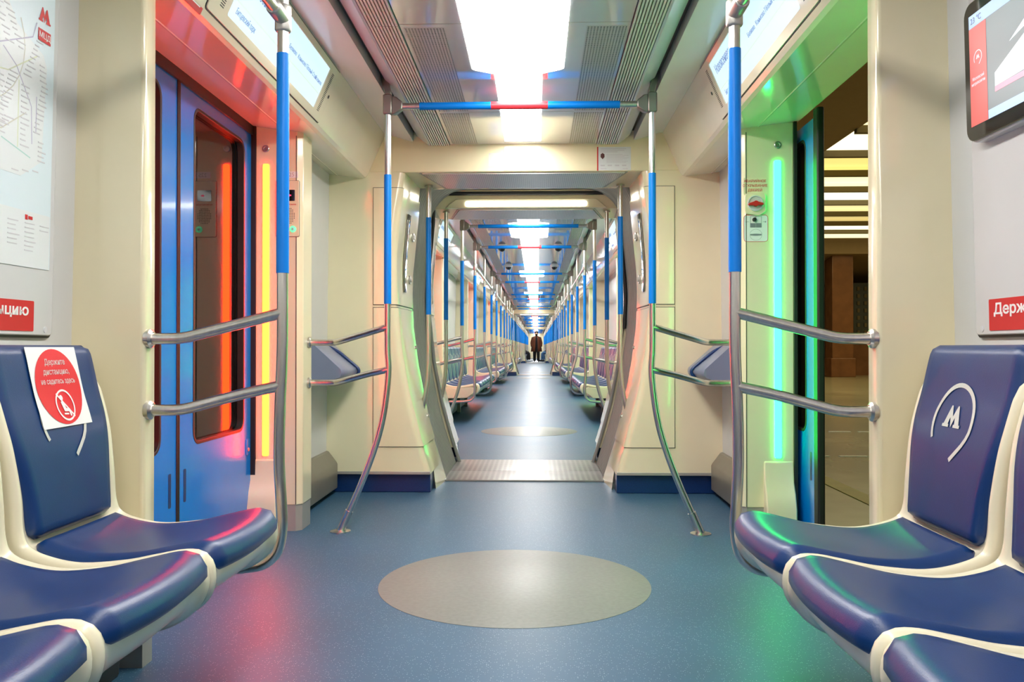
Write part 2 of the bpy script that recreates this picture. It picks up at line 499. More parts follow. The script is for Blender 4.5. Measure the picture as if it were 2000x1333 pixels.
PILLARS = {}
def pillar(k, s, y, e, end):
    """door pillar: y of the door centre, e the side of the door it stands on, end: the wide one beside the end bay"""
    x1 = 1.285 if s < 0 else 1.264
    if end:
        poly = [(1.02, 0.97), (1.02, 0.825), (1.045, 0.80), (x1, 0.80), (x1, 0.97)]
    else:
        poly = [(0.972, 0.852), (0.972, 0.80), (0.982, 0.785), (1.0, 0.78), (x1, 0.78), (x1, 0.86), (0.980, 0.86)]
    P = [(s * x, y + e * d) for x, d in poly]
    o = MB().prism(P, 0.122, 1.90).build('door_pillar', M['cream_gloss'], kind='structure', bevel=0.004)
    o.name = trim()
    face = 0.80 if end else 0.78
    q = MB()
    Y = lambda d: y + e * d
    # flared foot below the light strip
    fp = [(Y(face + 0.02), 0.345), (Y(face - 0.004), 0.335), (Y(face - 0.012), 0.24), (Y(face - 0.035), 0.19), (Y(face - 0.055), 0.12), (Y(face - 0.055), 0.03), (Y(face + 0.02), 0.03)]
    q.prism(fp, *sorted((s * 1.125, s * (x1 - 0.002))), axis='x')
    q.build(trim(), M['cream_gloss'], kind='structure', bevel=0.006)
    kp = [(s * x, y + e * d) for x, d in ([(1.024, 0.966), (1.024, 0.828), (1.048, 0.803), (x1 - 0.004, 0.803), (x1 - 0.004, 0.966)] if end else [(0.976, 0.856), (0.976, 0.80), (0.986, 0.789), (x1 - 0.004, 0.784), (x1 - 0.004, 0.856)])]
    MB().prism(kp, 0.0, 0.122).build('baseboard_' + SN[s], M['grey_kick'], kind='structure')
    if end:
        # joint line of the removable panel, and the corner seam
        g = MB()
        g.box(*sorted((s * 1.0455, s * 1.0485)), *sorted((Y(0.7985), Y(0.803))), 0.125, 1.855)
        g.build(trim(), M['dark'], kind='structure')

def led(k, s, y, e, end):
    face = 0.80 if end else 0.78
    Y = y + e * face
    nm = 'light_strip'
    col = 'red and yellow' if s < 0 else 'green and cyan'
    where = 'beside the gangway end' if end else 'on the pillar beside the seats'
    lab = 'glowing %s vertical light strip of a door pillar %s in %s' % (col, where, CAR[k])
    gp = None
    if k == 1:
        lab = 'tall glowing %s light strip on the jamb of the %s door' % ('yellow-red' if s < 0 else 'green-cyan', 'closed blue' if s < 0 else 'open')
        if not end:
            lab = 'glowing %s light strip on the hidden face of the near pillar by the seats' % ('red' if s < 0 else 'green')
    else:
        gp = '%s door strips in %s' % ('red' if s < 0 else 'green', CAR[k])
        lab = 'glowing %s vertical light strip on a door pillar in %s' % (col, CAR[k])
    o = MB().frame((s * 1.190, Y - e * 0.0015, 1.037), (1, 0, 0), (0, 0, 1))
    o.prism(rrect(0.030, 1.372, 0.008), -0.004, 0.004)
    m = o.build(nm, M['led_red'] if s < 0 else M['led_green'])
    tag(m, lab, 'light', gp)
    if (k == 1 and end) or (k == 2 and e > 0):
        for z in (1.795, 0.272):
            b = MB().frame((s * 1.192, Y - e * 0.001, z), (1, 0, 0), (0, 0, 1))
            b.T = (lambda T: (lambda p: T((p[0], p[1], p[2]))))(b.T)
            b.lathe([(0.017, -0.004), (0.017, 0.003), (0.014, 0.006), (0.009, 0.006), (0.0085, 0.002)], 18)
            sc = b.build('screw_head', M['steel'])
            tag(sc, 'round steel screw head %s the %s strip, door pillar of %s' % ('above' if z > 1 else 'below', 'red' if s < 0 else 'green', CAR[k]), 'screw', None if k == 1 else 'door pillar screws in %s, %s, %s' % (CAR[k], SIDE[s], 'upper' if z > 1 else 'lower'))

# ---- door leaves
def leaf_mesh_parts(root, s, yA, yB, x):
    """leaf between yA (meeting edge) and yB (pillar edge); inner face at |x|, root at its foot"""
    d = 1 if yB > yA else -1
    ymid, wdt = (yA + yB) / 2, abs(yB - yA)
    T = lambda: MB().frame((s * x, ymid, 0), (0, 1, 0), (0, 0, 1))
    # local a = along y, b = up, n = cross(y,z)=+x ; leaf thickness outward
    sgn = 1 if s > 0 else -1
    TH = 0.044 if s < 0 else 0.030
    oh = T()
    out = rrect(wdt - 0.012, 1.855, 0.02, 4, 0, 0.94)
    n = len(out)
    WW = 0.550 if s < 0 else 0.505
    wy = (yA + d * (0.145 if s < 0 else 0.13) + d * WW / 2) - ymid
    inn = rrect(WW, 1.315, 0.05, 4, wy, 1.143)
    oh.ring_prism(out, inn, 0.0, sgn * TH)
    body = oh.build('leaf_panel', M['door'], root, bevel=0.003)
    gl = T(); gl.prism(rrect(WW + 0.007, 1.321, 0.05, 4, wy, 1.143), sgn * (TH - 0.018), sgn * (TH - 0.012))
    g = gl.build('window_pane', M['glass'], root)
    fr = T(); fr.ring_prism(rrect(WW + 0.015, 1.330, 0.056, 6, wy, 1.143), rrect(WW - 0.011, 1.304, 0.044, 6, wy, 1.143), -sgn * 0.002, sgn * (TH - 0.014))
    fr.build('window_gasket', M['rubber'], root, bevel=0.002)
    se = MB().box(*sorted((s * (x - 0.004), s * (x + TH))), *sorted((yA - d * 0.004, yA + d * 0.012)), 0.02, 1.90)
    se.build('edge_seal', M['rubber'], root)
    hr = T(); hr.prism(rrect(0.022, 0.125, 0.005, 3, yA + d * 0.065 - ymid, 0.335), -sgn * 0.001, sgn * 0.004)
    hr.build('handle_recess', M['kick_blue'], root)
    lp = T(); lp.prism(rrect(0.045, 0.075, 0.006, 3, yA + d * (0.748 if s < 0 else 0.715) - ymid, 0.40), -sgn * 0.004, sgn * 0.002)
    lpo = lp.build('lock_plate', M['door'], root, bevel=0.001)
    ky = MB().frame((s * x, yA + d * (0.748 if s < 0 else 0.715), 0.388), (0, 1, 0), (0, 0, 1)); ky.lathe([(0.009, -sgn * 0.007), (0.007, sgn * 0.002)], 16)
    ky.build('keyhole', M['steel'], lpo)

LEAF = {}
def doors(k, s, y):
    closed = s < 0
    for d in (1, -1):
        if closed:
            yA, yB, x = y, y + d * 0.795, 1.258
        else:
            yA, yB, x = y + d * 0.590, y + d * 1.385, 1.293
        key = (s, d)
        loc = (s * x, (yA + yB) / 2, 0)
        if key not in LEAF:
            r = bpy.data.objects.new('tmp', None); COL.objects.link(r); r.location = loc
            leaf_mesh_parts(r, s, yA, yB, x)
            if not closed:
                nose = MB().box(*sorted((s * (x - 0.006), s * (x + 0.026))), *sorted((yA - d * 0.045, yA + d * 0.01)), 0.01, 1.90)
                nose.build('rubber_nose', M['rubber'], r, bevel=0.008)
            LEAF[key] = r
            r.name = doorname()
        else:
            r = dup(LEAF[key], loc); r.name = doorname()
        r['kind'] = 'structure'
    if closed:
        # black rubber frame over the leaves
        MB().box(s * 1.284, s * 1.248, y - 0.80, y + 0.80, 1.858, 1.905).build(trim(), M['rubber'], kind='structure')
        for d in (-1, 1):
            MB().box(s * 1.284, s * 1.236, *sorted((y + d * 0.79, y + d * 0.80)), 0, 1.9).build(trim(), M['rubber'], kind='structure')
    else:
        for d in (-1, 1):
            MB().box(1.262, 1.276, *sorted((y + d * 0.785, y + d * 0.80)), 0, 1.9).build(trim(), M['rubber'], kind='structure')

# ---- end wall with the gangway portal
FT = [(0, 0.535), (0.124, 0.551), (0.265, 0.597), (0.41, 0.634), (0.608, 0.686), (0.85, 0.728), (1.105, 0.752), (1.30, 0.760), (1.41, 0.760), (1.65, 0.740), (1.81, 0.717), (1.9, 0.703)]
IT = [(0, 0.503), (0.258, 0.585), (0.41, 0.628), (0.608, 0.668), (0.75, 0.695), (0.99, 0.727), (1.20, 0.735), (1.336, 0.732), (1.654, 0.700), (1.88, 0.683), (2.0, 0.66)]
F = lambda z: lerp_tab(FT, z)
I = lambda z: lerp_tab(IT, z)

def portal(g, e):
    """the end of one carriage at the gangway centred on y=g; e=-1: the side nearer the camera"""
    Y = lambda dist: g + e * dist
    for s in (-1, 1):
        zs = [0.115 + (1.90 - 0.115) * i / 28 for i in range(29)]
        def path(z, off, xo):
            f, i_ = F(z), I(z)
            return [(s * xo, Y(0.9 + off), z), (s * (f + 0.035), Y(0.9 + off), z), (s * (f + 0.012 - off * 0.3), Y(0.896 + off), z), (s * (f - off), Y(0.885 + off * 0.7), z), (s * (f - 0.004 - off), Y(0.87), z), (s * (i_ - off), Y(0.40), z), (s * (i_ + 0.03), Y(0.395), z)]
        wl = MB().grid([path(z, 0, 1.30) for z in zs])
        wl.build('wall_back' if e < 0 else 'wall_front', M['cream_gloss'], kind='structure', angle=60)
        # foot of the return down to the floor
        fo = MB().grid([[(s * (F(z) - 0.002), Y(0.74), z), (s * F(z) - s * 0.004, Y(0.70), z), (s * I(z), Y(0.40), z)] for z in (0, 0.06, 0.118)])
        fo.build(trim(), M['cream_gloss'], kind='structure')
        # covers of the equipment cabinets either side of the gangway
        for (za, zb, nm) in ((0.275, 1.095, 'low'), (1.115, 1.805, 'high')):
            zz = [za + (zb - za) * i / 16 for i in range(17)]
            def cover(off, grow):
                rows = []
                for j, z in enumerate(zz):
                    z2 = z + (-grow if j == 0 else grow if j == 16 else 0)
                    p = path(z2, off, 0.885 + grow)
                    p[0] = (s * (0.885 + grow), Y(0.9 - 0.002), z2)
                    p.insert(1, (s * (0.885 + grow), Y(0.9 + off), z2))
                    rows.append(p[:-1])
                m_ = MB().grid(rows)
                k0 = len(rows[0])
                for row, flip in ((rows[0], 1), (rows[-1], 0)):
                    cap = [row[0]] + row[1:] + [(row[-1][0] + s * 0.02, row[-1][1], row[-1][2]), (s * (abs(row[4][0]) + 0.02), Y(0.88), row[0][2])]
                    m_.add(cap, [tuple(range(len(cap)))])
                return m_
            cover(0.003, 0.0035).build(trim(), M['dark'], kind='structure', angle=60)
            cover(0.007, 0.0).build(trim(), M['cream_gloss'], kind='structure', angle=50)
        # slim mirror-like inspection window in the upper cover, with two latches
        rows = []
        for z in [1.20 + 0.48 * i / 8 for i in range(9)]:
            f, i_ = F(z), I(z)
            rows.append([(s * (f - 0.0135 + (i_ - f) * t), Y(0.88 - 0.47 * t), z) for t in (0.34, 0.50)])
        wn = MB().grid(rows).build('window_%d' % (1 if s < 0 else 2), M['mirror'], kind='structure', solid=0.003)
        if e < 0 and g == GANG[0]:
            for zl in (1.29, 1.56):
                f, i_ = F(zl), I(zl)
                t = 0.75
                px, py = s * (f - 0.012 + (i_ - f) * t), Y(0.88 - 0.47 * t)
                l = MB().frame((px, py, zl), (0, -s, 0), (0, 0, 1))
                l.prism(rrect(0.028, 0.055, 0.01, 4), -0.004, 0.006)
                l.prism(rrect(0.010, 0.030, 0.004, 3), 0.006, 0.013)
                tag(l.build('cabinet_latch', M['steel'], bevel=0.001), '%s small steel latch on the gangway cabinet cover, %s' % ('upper' if zl > 1.4 else 'lower', SIDE[s]), 'latch')
            for zl in (0.42, 0.86):
                f, i_ = F(zl), I(zl)
                t = 0.93
                l = MB().frame((s * (f - 0.010 + (i_ - f) * t), Y(0.88 - 0.47 * t), zl), (0, -s, 0), (0, 0, 1))
                l.lathe([(0.011, -0.004), (0.011, 0.004), (0.006, 0.007)], 14)
                tag(l.build('bolt', M['steel']), '%s steel bolt on the curved gangway frame, %s' % ('upper' if zl > 0.6 else 'lower', SIDE[s]), 'bolt')
        # blue skirting with a metal strip
        MB().box(*sorted((s * 0.551, s * 1.17)), *sorted((Y(0.868), Y(0.72))), 0, 0.118).build('baseboard_%s' % SN[s], M['kick_blue'], kind='structure', bevel=0.004)
        MB().box(*sorted((s * 0.549, s * 1.165)), *sorted((Y(0.904), Y(0.74))), 0.110, 0.128).build(trim(), M['grey_kick'], kind='structure', bevel=0.002)
    # header and perforated soffit
    MB().box(-1.32, 1.32, *sorted((Y(0.9), Y(0.40))), 1.897, 2.32).build('wall_back' if e < 0 else 'wall_front', M['cream'], kind='structure', bevel=0.006)
    MB().prism([(-0.60, Y(0.875)), (0.60, Y(0.875)), (0.50, Y(0.43)), (-0.50, Y(0.43))], 1.890, 1.899).build('ceiling', M['perf_metal'], kind='structure')
    for s in (-1, 1):
        MB().prism([(s * 0.604, Y(0.89)), (s * 0.616, Y(0.89)), (s * 0.516, Y(0.41)), (s * 0.504, Y(0.41))], 1.893, 1.899).build(trim(), M['grey_kick'], kind='structure')
    # end cap over the coves
    # bar light on the face turned to the gangway
    kcar = 'far' if e > 0 else 'near'
    gi = GANG.index(g)
    r = thing('bar_light', (0, Y(0.38), 1.90), 'long warm bar light over the %s end of the %s gangway' % (kcar, ORD[gi]), 'light')
    h = MB().prism([(-0.60, 1.897), (0.60, 1.897), (0.52, 1.965), (-0.52, 1.965)], *sorted((Y(0.40), Y(0.365))), axis='y')
    h.build('housing', M['cream_gloss'], r, bevel=0.004)
    b = MB().frame((0, Y(0.372), 1.928), (1, 0, 0), (0, 0, 1)); b.prism(rrect(0.90, 0.036, 0.012), -0.012, 0.012)
    b.build('diffuser', M['light_bar'], r)

def bellows(g, lab):
    r = thing('gangway_bellows', (0, g, 0.0), lab, 'gangway')
    sec = []
    for z in [0.0 + 1.72 * i / 20 for i in range(21)]:
        sec.append((-(I(z) + 0.012), z))
    R = 0.27
    zt = 2.03
    x0 = I(1.74) + 0.012
    for i in range(1, 10):
        a = PI - (PI / 2) * i / 9
        sec.append((-x0 + R + R * math.cos(a), zt - R + R * math.sin(a)))
    full = sec + [(-x, z) for x, z in reversed(sec)]
    n_r = 12
    rows = []
    for j in range(n_r * 6 + 1):
        t = j / (n_r * 6)
        y = g - 0.385 + 0.77 * t
        off = 0.036 * (1 - abs(math.sin(PI * j / 6)) ** 0.8)
        rows.append([(x * (1 + off / 0.72), y, z + (off if z > 1.75 else 0)) for x, z in full])
    MB().grid(rows).build('folds', M['bellows'], r, angle=50)
    # black rubber arch at the far frame
    arch = []
    for z in [1.0 + 0.80 * i / 12 for i in range(13)]:
        arch.append((-(I(z) - 0.0), g + 0.36, z))
    R2 = 0.10; z2 = 2.005; xx = I(1.8)
    for i in range(1, 9):
        a = PI - (PI / 2) * i / 8
        arch.append((-xx + 0.02 + R2 + R2 * math.cos(a) - 0.02, g + 0.36, z2 - R2 + R2 * math.sin(a)))
    arch += [(-x, y, z) for x, y, z in reversed(arch)]
    MB().tube(arch, 0.014, 10).build('rubber_seal', M['rubber'], r)
    for s in (-1, 1):
        rail = [(s * (I(z) - 0.012), g + 0.375, z) for z in (0.01, 0.2, 0.45, 0.75, 1.1)]
        MB().tube(rail, 0.012, 8).build('edge_rail', M['bellows'], r)

def gangway(g):
    i = GANG.index(g)
    bellows(g, 'grey ribbed bellows of the %s gangway between carriages' % ORD[i])
    for e in (-1, 1):
        ya, yb = sorted((g + e * 0.46, g + e * 0.06 if e < 0 else g + e * -0.055))
        if e < 0: ya, yb = g - 0.46, g - 0.065
        else: ya, yb = g - 0.058, g + 0.50
        p = MB().prism([(-0.53, 0.0), (0.53, 0.0), (0.515, 0.011), (-0.515, 0.011)], ya, yb, 'y')
        tag(p.build('threshold_plate', M['checker'], bevel=0.002), 'studded grey metal floor plate, %s one of the %s gangway' % ('nearer' if e < 0 else 'farther', ORD[i]), 'floor plate')
    for e in (-1, 1):
        for s in (-1, 1):
            y = g + e * 0.51
            key = 'gp%d' % s
            lab = 'slim grab pole with blue sleeve inside the %s gangway, %s of the %s' % (ORD[i], 'nearer' if e < 0 else 'farther', SIDE[s])
            if key not in PILLARS:
                r = thing('grab_pole', (s * 0.61, y, 0.50), lab, 'pole')
                pts = spline([(s * 0.61, y, 1.90), (s * 0.61, y, 1.4), (s * 0.61, y, 1.0), (s * 0.609, y, 0.80), (s * 0.615, y, 0.66), (s * 0.628, y, 0.56), (s * 0.648, y, 0.47)], 6)
                MB().tube(pts, 0.0150).build('tube', M['steel'], r)
                MB().tube([(s * 0.61, y, 1.07), (s * 0.61, y, 1.69)], 0.0170).build('grip_sleeve', M['sleeve'], r)
                MB().frame((s * 0.61, y, 1.884), (1, 0, 0), (0, 1, 0)).lathe([(0.026, 0.0), (0.026, 0.010), (0.02, 0.012)], 16).build('flange', M['steel'], r)
                PILLARS[key] = r
            else:
                dup(PILLARS[key], (s * 0.61, y, 0.50), 0, lab)

# ---- ceiling lights and vents
def light_poly(kind, L):
    """outline (x, y) of a diffuser; door half: wide at y=0 then stepping to narrow"""
    if kind == 'door':
        return [(-0.197, 0.006), (0.197, 0.006), (0.197, 0.495), (0.185, 0.515), (0.104, 0.565), (0.104, L), (-0.104, L), (-0.104, 0.565), (-0.185, 0.515), (-0.197, 0.495)]
    return [(-0.104, 0.006), (0.104, 0.006), (0.104, L), (-0.104, L)]
LPROTO = {}
def ceiling_light(kind, y, e, L, label, group):
    key = (kind, round(L, 3))
    if key not in LPROTO:
        P = [(x, y + e * d) for x, d in light_poly(kind, L)]
        o = MB().prism(P, 2.0585, 2.066).build('ceiling_light', M['light'], origin=(0, y, 2.05))
        if e < 0:
            pass
        tag(o, label, 'light', group); LPROTO[key] = (o, e)
        return o
    p, e0 = LPROTO[key]
    return dup(p, (0, y, 2.05), 0 if e == e0 else PI, label, group)

def vent(k, s, ya, yb, label, group):
    key = ('vent', round(yb - ya, 3))
    if key not in LPROTO:
        r = thing('ceiling_vent', (s * 0.4875, (ya + yb) / 2, 2.05), label, 'vent', group)
        m = MB()
        n = 9
        for i in range(n):
            x = 0.4385 + (0.5365 - 0.4385) * i / (n - 1)
            m.prism([(s * (x - 0.0037), 2.053), (s * (x + 0.0037), 2.053), (s * (x + 0.0022), 2.075), (s * (x - 0.0022), 2.075)], ya, yb, 'y')
        m.build('louvre_slats', M['slat'], r)
        MB().box(*sorted((s * 0.432, s * 0.544)), ya, yb, 2.088, 2.096).build('backing', M['dark'], r)
        LPROTO[key] = r
        return r
    return dup(LPROTO[key], (s * 0.4875, (ya + yb) / 2, 2.05), 0, label, group)

def ceiling_units(k):
    yc = YC[k]
    y0, y1 = clip(k, yc - HALF, yc + HALF)
    grp = 'ceiling lights of %s' % CAR[k] if k > 1 else None
    vis = 0
    for i, dc in enumerate(DL):
        y = yc + dc
        if k == 1 and y < YBACK + 1: continue
        for e in (-1, 1):
            if k == 1:
                lab = {(3, 1): 'bright ceiling light stepping from wide to narrow, above the blue and red crossbar', (3, -1): 'wide white ceiling light over the doors, cut by the top of the photo'}.get((i, e), 'white ceiling light over the rear doors behind the seats')
                gp = None if i == 3 else 'rear ceiling lights of this carriage'
            else:
                lab, gp = 'stepped white ceiling light of a door bay in %s' % CAR[k], 'door bay ceiling lights of %s' % CAR[k]
            ceiling_light('door', y, e, 1.150, lab, gp)
        e = 1
        # narrow runs between the door bays
        if i < 3 and not (k == 1 and y < YBACK):
            for q in range(2):
                yy = y + 1.155 + q * 1.337
                ceiling_light('run', yy, 1, 1.331, 'narrow white ceiling light run between door bays of %s' % CAR[k], 'narrow ceiling light runs of %s' % CAR[k])
    for e in (-1, 1):
        if k == 1 and e < 0: continue
        ceiling_light('run', yc + e * (7.475 + 1.155), e, 0.595, 'short narrow ceiling light just before the gangway header of %s%s' % (CAR[k], '' if k == 1 else ', %s end' % ('near' if e < 0 else 'far')), None)
    # louvres
    for s in (-1, 1):
        for e in (-1, 1):
            if k == 1 and e < 0: continue
            for (a, b, nm) in ((7.477 + 1.155, HALF - 0.005, 'short'), (7.477, 7.475 + 1.150, 'long')):
                ya, yb = sorted((yc + e * a, yc + e * b))
                vent(k, s, ya, yb, '%s slatted ceiling vent at the %s of %s, %s' % (nm, 'gangway end' if k == 1 else ('near end' if e < 0 else 'far end'), CAR[k], SIDE[s]), None)
        segs = []
        for i in range(3):
            a = yc + DL[i]
            segs += [(a + 2.4917 * q + 0.002, a + 2.4917 * (q + 1) - 0.002) for q in range(2)]
        for j, (a, b) in enumerate(segs):
            if k == 1 and a < YBACK: continue
            vent(k, s, a, b, 'slatted ceiling vent along %s, %s' % (CAR[k], SIDE[s]), 'ceiling vents of %s, %s' % (CAR[k], SIDE[s]))
    # perforated speaker sheets at the carriage ends
    for s in (-1, 1):
        for e in (-1, 1):
            if (k == 1 and e < 0) or k > 2: continue
            for (a, b) in ((7.475 + 0.035, 7.475 + 1.13), (7.475 + 1.175, HALF - 0.02)):
                ya, yb = sorted((yc + e * a, yc + e * b))
                MB().box(*sorted((s * 0.268, s * 0.418)), ya, yb, 2.0585, 2.0605).build('ceiling', M['perf'], kind='structure')
    # joint lines of the ceiling sheets
    for d in (0, 1.1525):
        if k <= 2:
            for e in ((1,) if k == 1 else (-1, 1)):
                y = yc + e * (7.475 + d)
                for s in (-1, 1):
                    MB().box(*sorted((s * 0.106 if d else s * 0.198, s * 0.43)), y - 0.0015, y + 0.0015, 2.0592, 2.0601).build(trim(), M['grey_kick'], kind='structure')
    # small round ceiling cameras
    if k in (2,):
        for d, nm in ((-6.15, 'nearer pair'), (-3.85, 'farther pair')):
            for s in (-1, 1):
                r = thing('dome_camera', (s * 0.335, yc + d, 2.0), 'small white dome camera on the ceiling of the next carriage, %s, %s' % (nm, SIDE[s]), 'camera')
                o = MB().frame((s * 0.335, yc + d, 2.061), (1, 0, 0), (0, -1, 0)); o.lathe([(0.062, 0), (0.062, 0.012), (0.052, 0.024)], 20); o.build('mount', M['ceil_side'], r)
                o = MB().frame((s * 0.335, yc + d, 2.037), (1, 0, 0), (0, -1, 0)); o.lathe([(0.045, 0), (0.042, 0.015), (0.030, 0.030), (0.012, 0.038), (0.002, 0.040)], 20); o.build('dome', M['black_glass'], r)

# ------------------------------------------------------------------ poles and rails
PX = 0.616
BX = 0.972
PPROTO = {}
def bracket(r, s, x, y):
    m = MB().frame((s * x, y, 1.989), (1, 0, 0), (0, 0, 1))
    m.prism([(-s * 0.022, -0.040), (-s * 0.022, 0.052), (s * -0.004, 0.056), (s * 0.021, 0.052), (s * 0.021, -0.040)], -0.020, 0.020)
    m.build('clamp', M['clamp'], r, bevel=0.006)
    m = MB().prism([(s * (x - 0.020), 2.04), (s * (x + 0.012), 2.04), (s * (x + 0.034), 2.135), (s * (x + 0.002), 2.135)], y - 0.017, y + 0.017, 'y')
    m.build('ceiling_bracket', M['clamp'], r, bevel=0.004)

def rails(r, s, e, x_end, dy):
    y = r.location.y
    out = []
    for zt, zb in ((0.955, 0.884), (0.757, 0.690)):
        pts = [(s * PX, y, zt)] + spline([(s * (PX + 0.02), y, zt - 0.005), (s * 0.72, y + e * dy * 0.30, zb + 0.0435), (s * 0.81, y + e * dy * 0.58, zb + 0.0195), (s * 0.845, y + e * dy * 0.72, zb + 0.0100), (s * 0.872, y + e * dy * 0.84, zb + 0.0035), (s * 0.905, y + e * dy * 0.95, zb + 0.0002), (s * x_end, y + e * dy, zb)], 5)
        t = MB().tube(pts, 0.0152).build('arm_rail', M['steel'], r)
        f = MB().frame((s * x_end, y + e * dy, zb), (0, 1, 0), (0, 0, 1))
        f.lathe([(0.026, s * 0.002), (0.026, -s * 0.010), (0.019, -s * 0.016)], 20)
        f.build('flange', M['steel'], t)

def pole(kind, s, e, y, label, group=None):
    """kind end / bench / mid; e = direction along y of the pillar its rails run to"""
    key = (kind, s, e)
    loc = (s * PX, y, 0.0)
    if key in PPROTO: return dup(PPROTO[key], loc, 0, label, group)
    if (kind, -s, -e) in PPROTO: return dup(PPROTO[(kind, -s, -e)], loc, PI, label, group)
    if kind == 'mid' and (kind, -s, e) in PPROTO: return dup(PPROTO[(kind, -s, e)], loc, PI, label, group)
    r = thing('grab_pole', loc, label, 'pole', group)
    top = [(s * PX, y, 2.03 if kind != 'mid' else 2.12), (s * PX, y, 1.6), (s * PX, y, 1.1)]
    if kind == 'end':
        low = [(s * PX, y, 0.86), (s * 0.611, y, 0.76), (s * 0.621, y, 0.639), (s * 0.643, y, 0.506), (s * 0.680, y, 0.378), (s * 0.742, y, 0.216), (s * 0.835, y, 0.006)]
    else:
        low = [(s * PX, y, 0.86), (s * 0.622, y, 0.70), (s * 0.624, y, 0.55), (s * 0.618, y, 0.43), (s * 0.616, y, 0.37), (s * 0.628, y, 0.305), (s * 0.665, y, 0.268), (s * 0.72, y, 0.256), (s * 0.80, y, 0.250), (s * 0.905, y, 0.250)]
    if kind == 'mid':
        low = [(s * PX, y, 0.90), (s * 0.606, y, 0.76), (s * 0.570, y, 0.62), (s * 0.538, y, 0.52), (s * 0.526, y, 0.44), (s * 0.528, y, 0.36), (s * 0.545, y, 0.30), (s * 0.59, y, 0.263), (s * 0.66, y, 0.250), (s * 0.90, y, 0.250)]
    pts = [top[0]] + spline(top[1:] + low, 6)
    MB().tube(pts, 0.0152, 16).build('tube', M['steel'], r)
    MB().tube([(s * PX, y, 1.064), (s * PX, y, 1.668)], 0.0172, 18).build('grip_sleeve', M['sleeve'], r)
    if kind != 'mid':
        bracket(r, s, PX, y)
    if kind == 'end':
        rails(r, s, e, 1.022, 0.115)
        d = Vector((s * 0.093, 0, -0.21)).normalized()
        a = Vector((s * 0.8348, y, 0.0065))
        MB().tube([a - d * 0.10, a + d * 0.004], 0.0190, 16).build('foot_sleeve', M['steel'], r)
        f = MB().frame((s * 0.836, y, 0.0), (1, 0, 0), (0, 1, 0)); f.lathe([(0.048, 0.0), (0.048, 0.004), (0.028, 0.009)], 24); f.build('foot_flange', M['steel'], r)
    elif kind == 'bench':
        rails(r, s, e, BX + 0.002, 0.035)
    else:
        f = MB().frame((s * PX, y, 2.104), (1, 0, 0), (0, 1, 0)); f.lathe([(0.03, 0.0), (0.03, 0.012), (0.022, 0.014)], 16); f.build('flange', M['clamp'], r)
    PPROTO[key] = r
    return r

def crossbar(y, red, label, group=None):
    key = ('bar', red)
    if key in PPROTO: return dup(PPROTO[key], (0, y, 1.989), 0, label, group)
    r = thing('crossbar', (0, y, 1.989), label, 'handrail', group)
    MB().tube([(-0.575, y, 1.989), (0.575, y, 1.989)], 0.0152, 16).build('tube', M['steel'], r)
    if red:
        for s in (-1, 1):
            MB().tube([(s * 0.128, y, 1.989), (s * 0.466, y, 1.989)], 0.0175, 16).build('blue_sleeve', M['sleeve'], r)
        m = MB().tube([(-0.132, y, 1.989), (0.132, y, 1.989)], 0.0182, 16).build('red_sleeve', M['red_sleeve'], r)
    else:
        MB().tube([(-0.466, y, 1.989), (0.466, y, 1.989)], 0.0175, 16).build('blue_sleeve', M['sleeve'], r)
    for s in (-1, 1):
        c = MB().prism([(s * 0.596, 1.948), (s * 0.596, 2.034), (s * 0.575, 2.030), (s * 0.545, 2.006), (s * 0.545, 1.972), (s * 0.575, 1.952)], y - 0.019, y + 0.019, 'y')
        c.build('end_clamp', M['clamp'], r, bevel=0.005)
    PPROTO[key] = r
    return r

def overhead_rail(s, ya, yb, label, group=None):
    key = 'ohr'
    c = (s * PX, (ya + yb) / 2, 1.765)
    if key in PPROTO: return dup(PPROTO[key], c, 0, label, group)
    r = thing('overhead_rail', c, label, 'handrail', group)
    x = s * PX
    MB().tube([(x, ya + 0.03, 1.765), (x, yb - 0.03, 1.765)], 0.0152, 16).build('tube', M['steel'], r)
    for y, d in ((ya, 1), (yb, -1)):
        m = MB().tube([(x, y, 1.728), (x, y, 1.734), (x, y, 1.796), (x, y, 1.802)], [0.0195, 0.0225, 0.0225, 0.0195], 18)
        m.tube([(x, y, 1.765), (x, y + d * 0.080, 1.765), (x, y + d * 0.090, 1.765)], [0.0215, 0.0215, 0.0175], 18)
        m.build('collar', M['cast'], r, bevel=0.003)
    PPROTO[key] = r
    return r

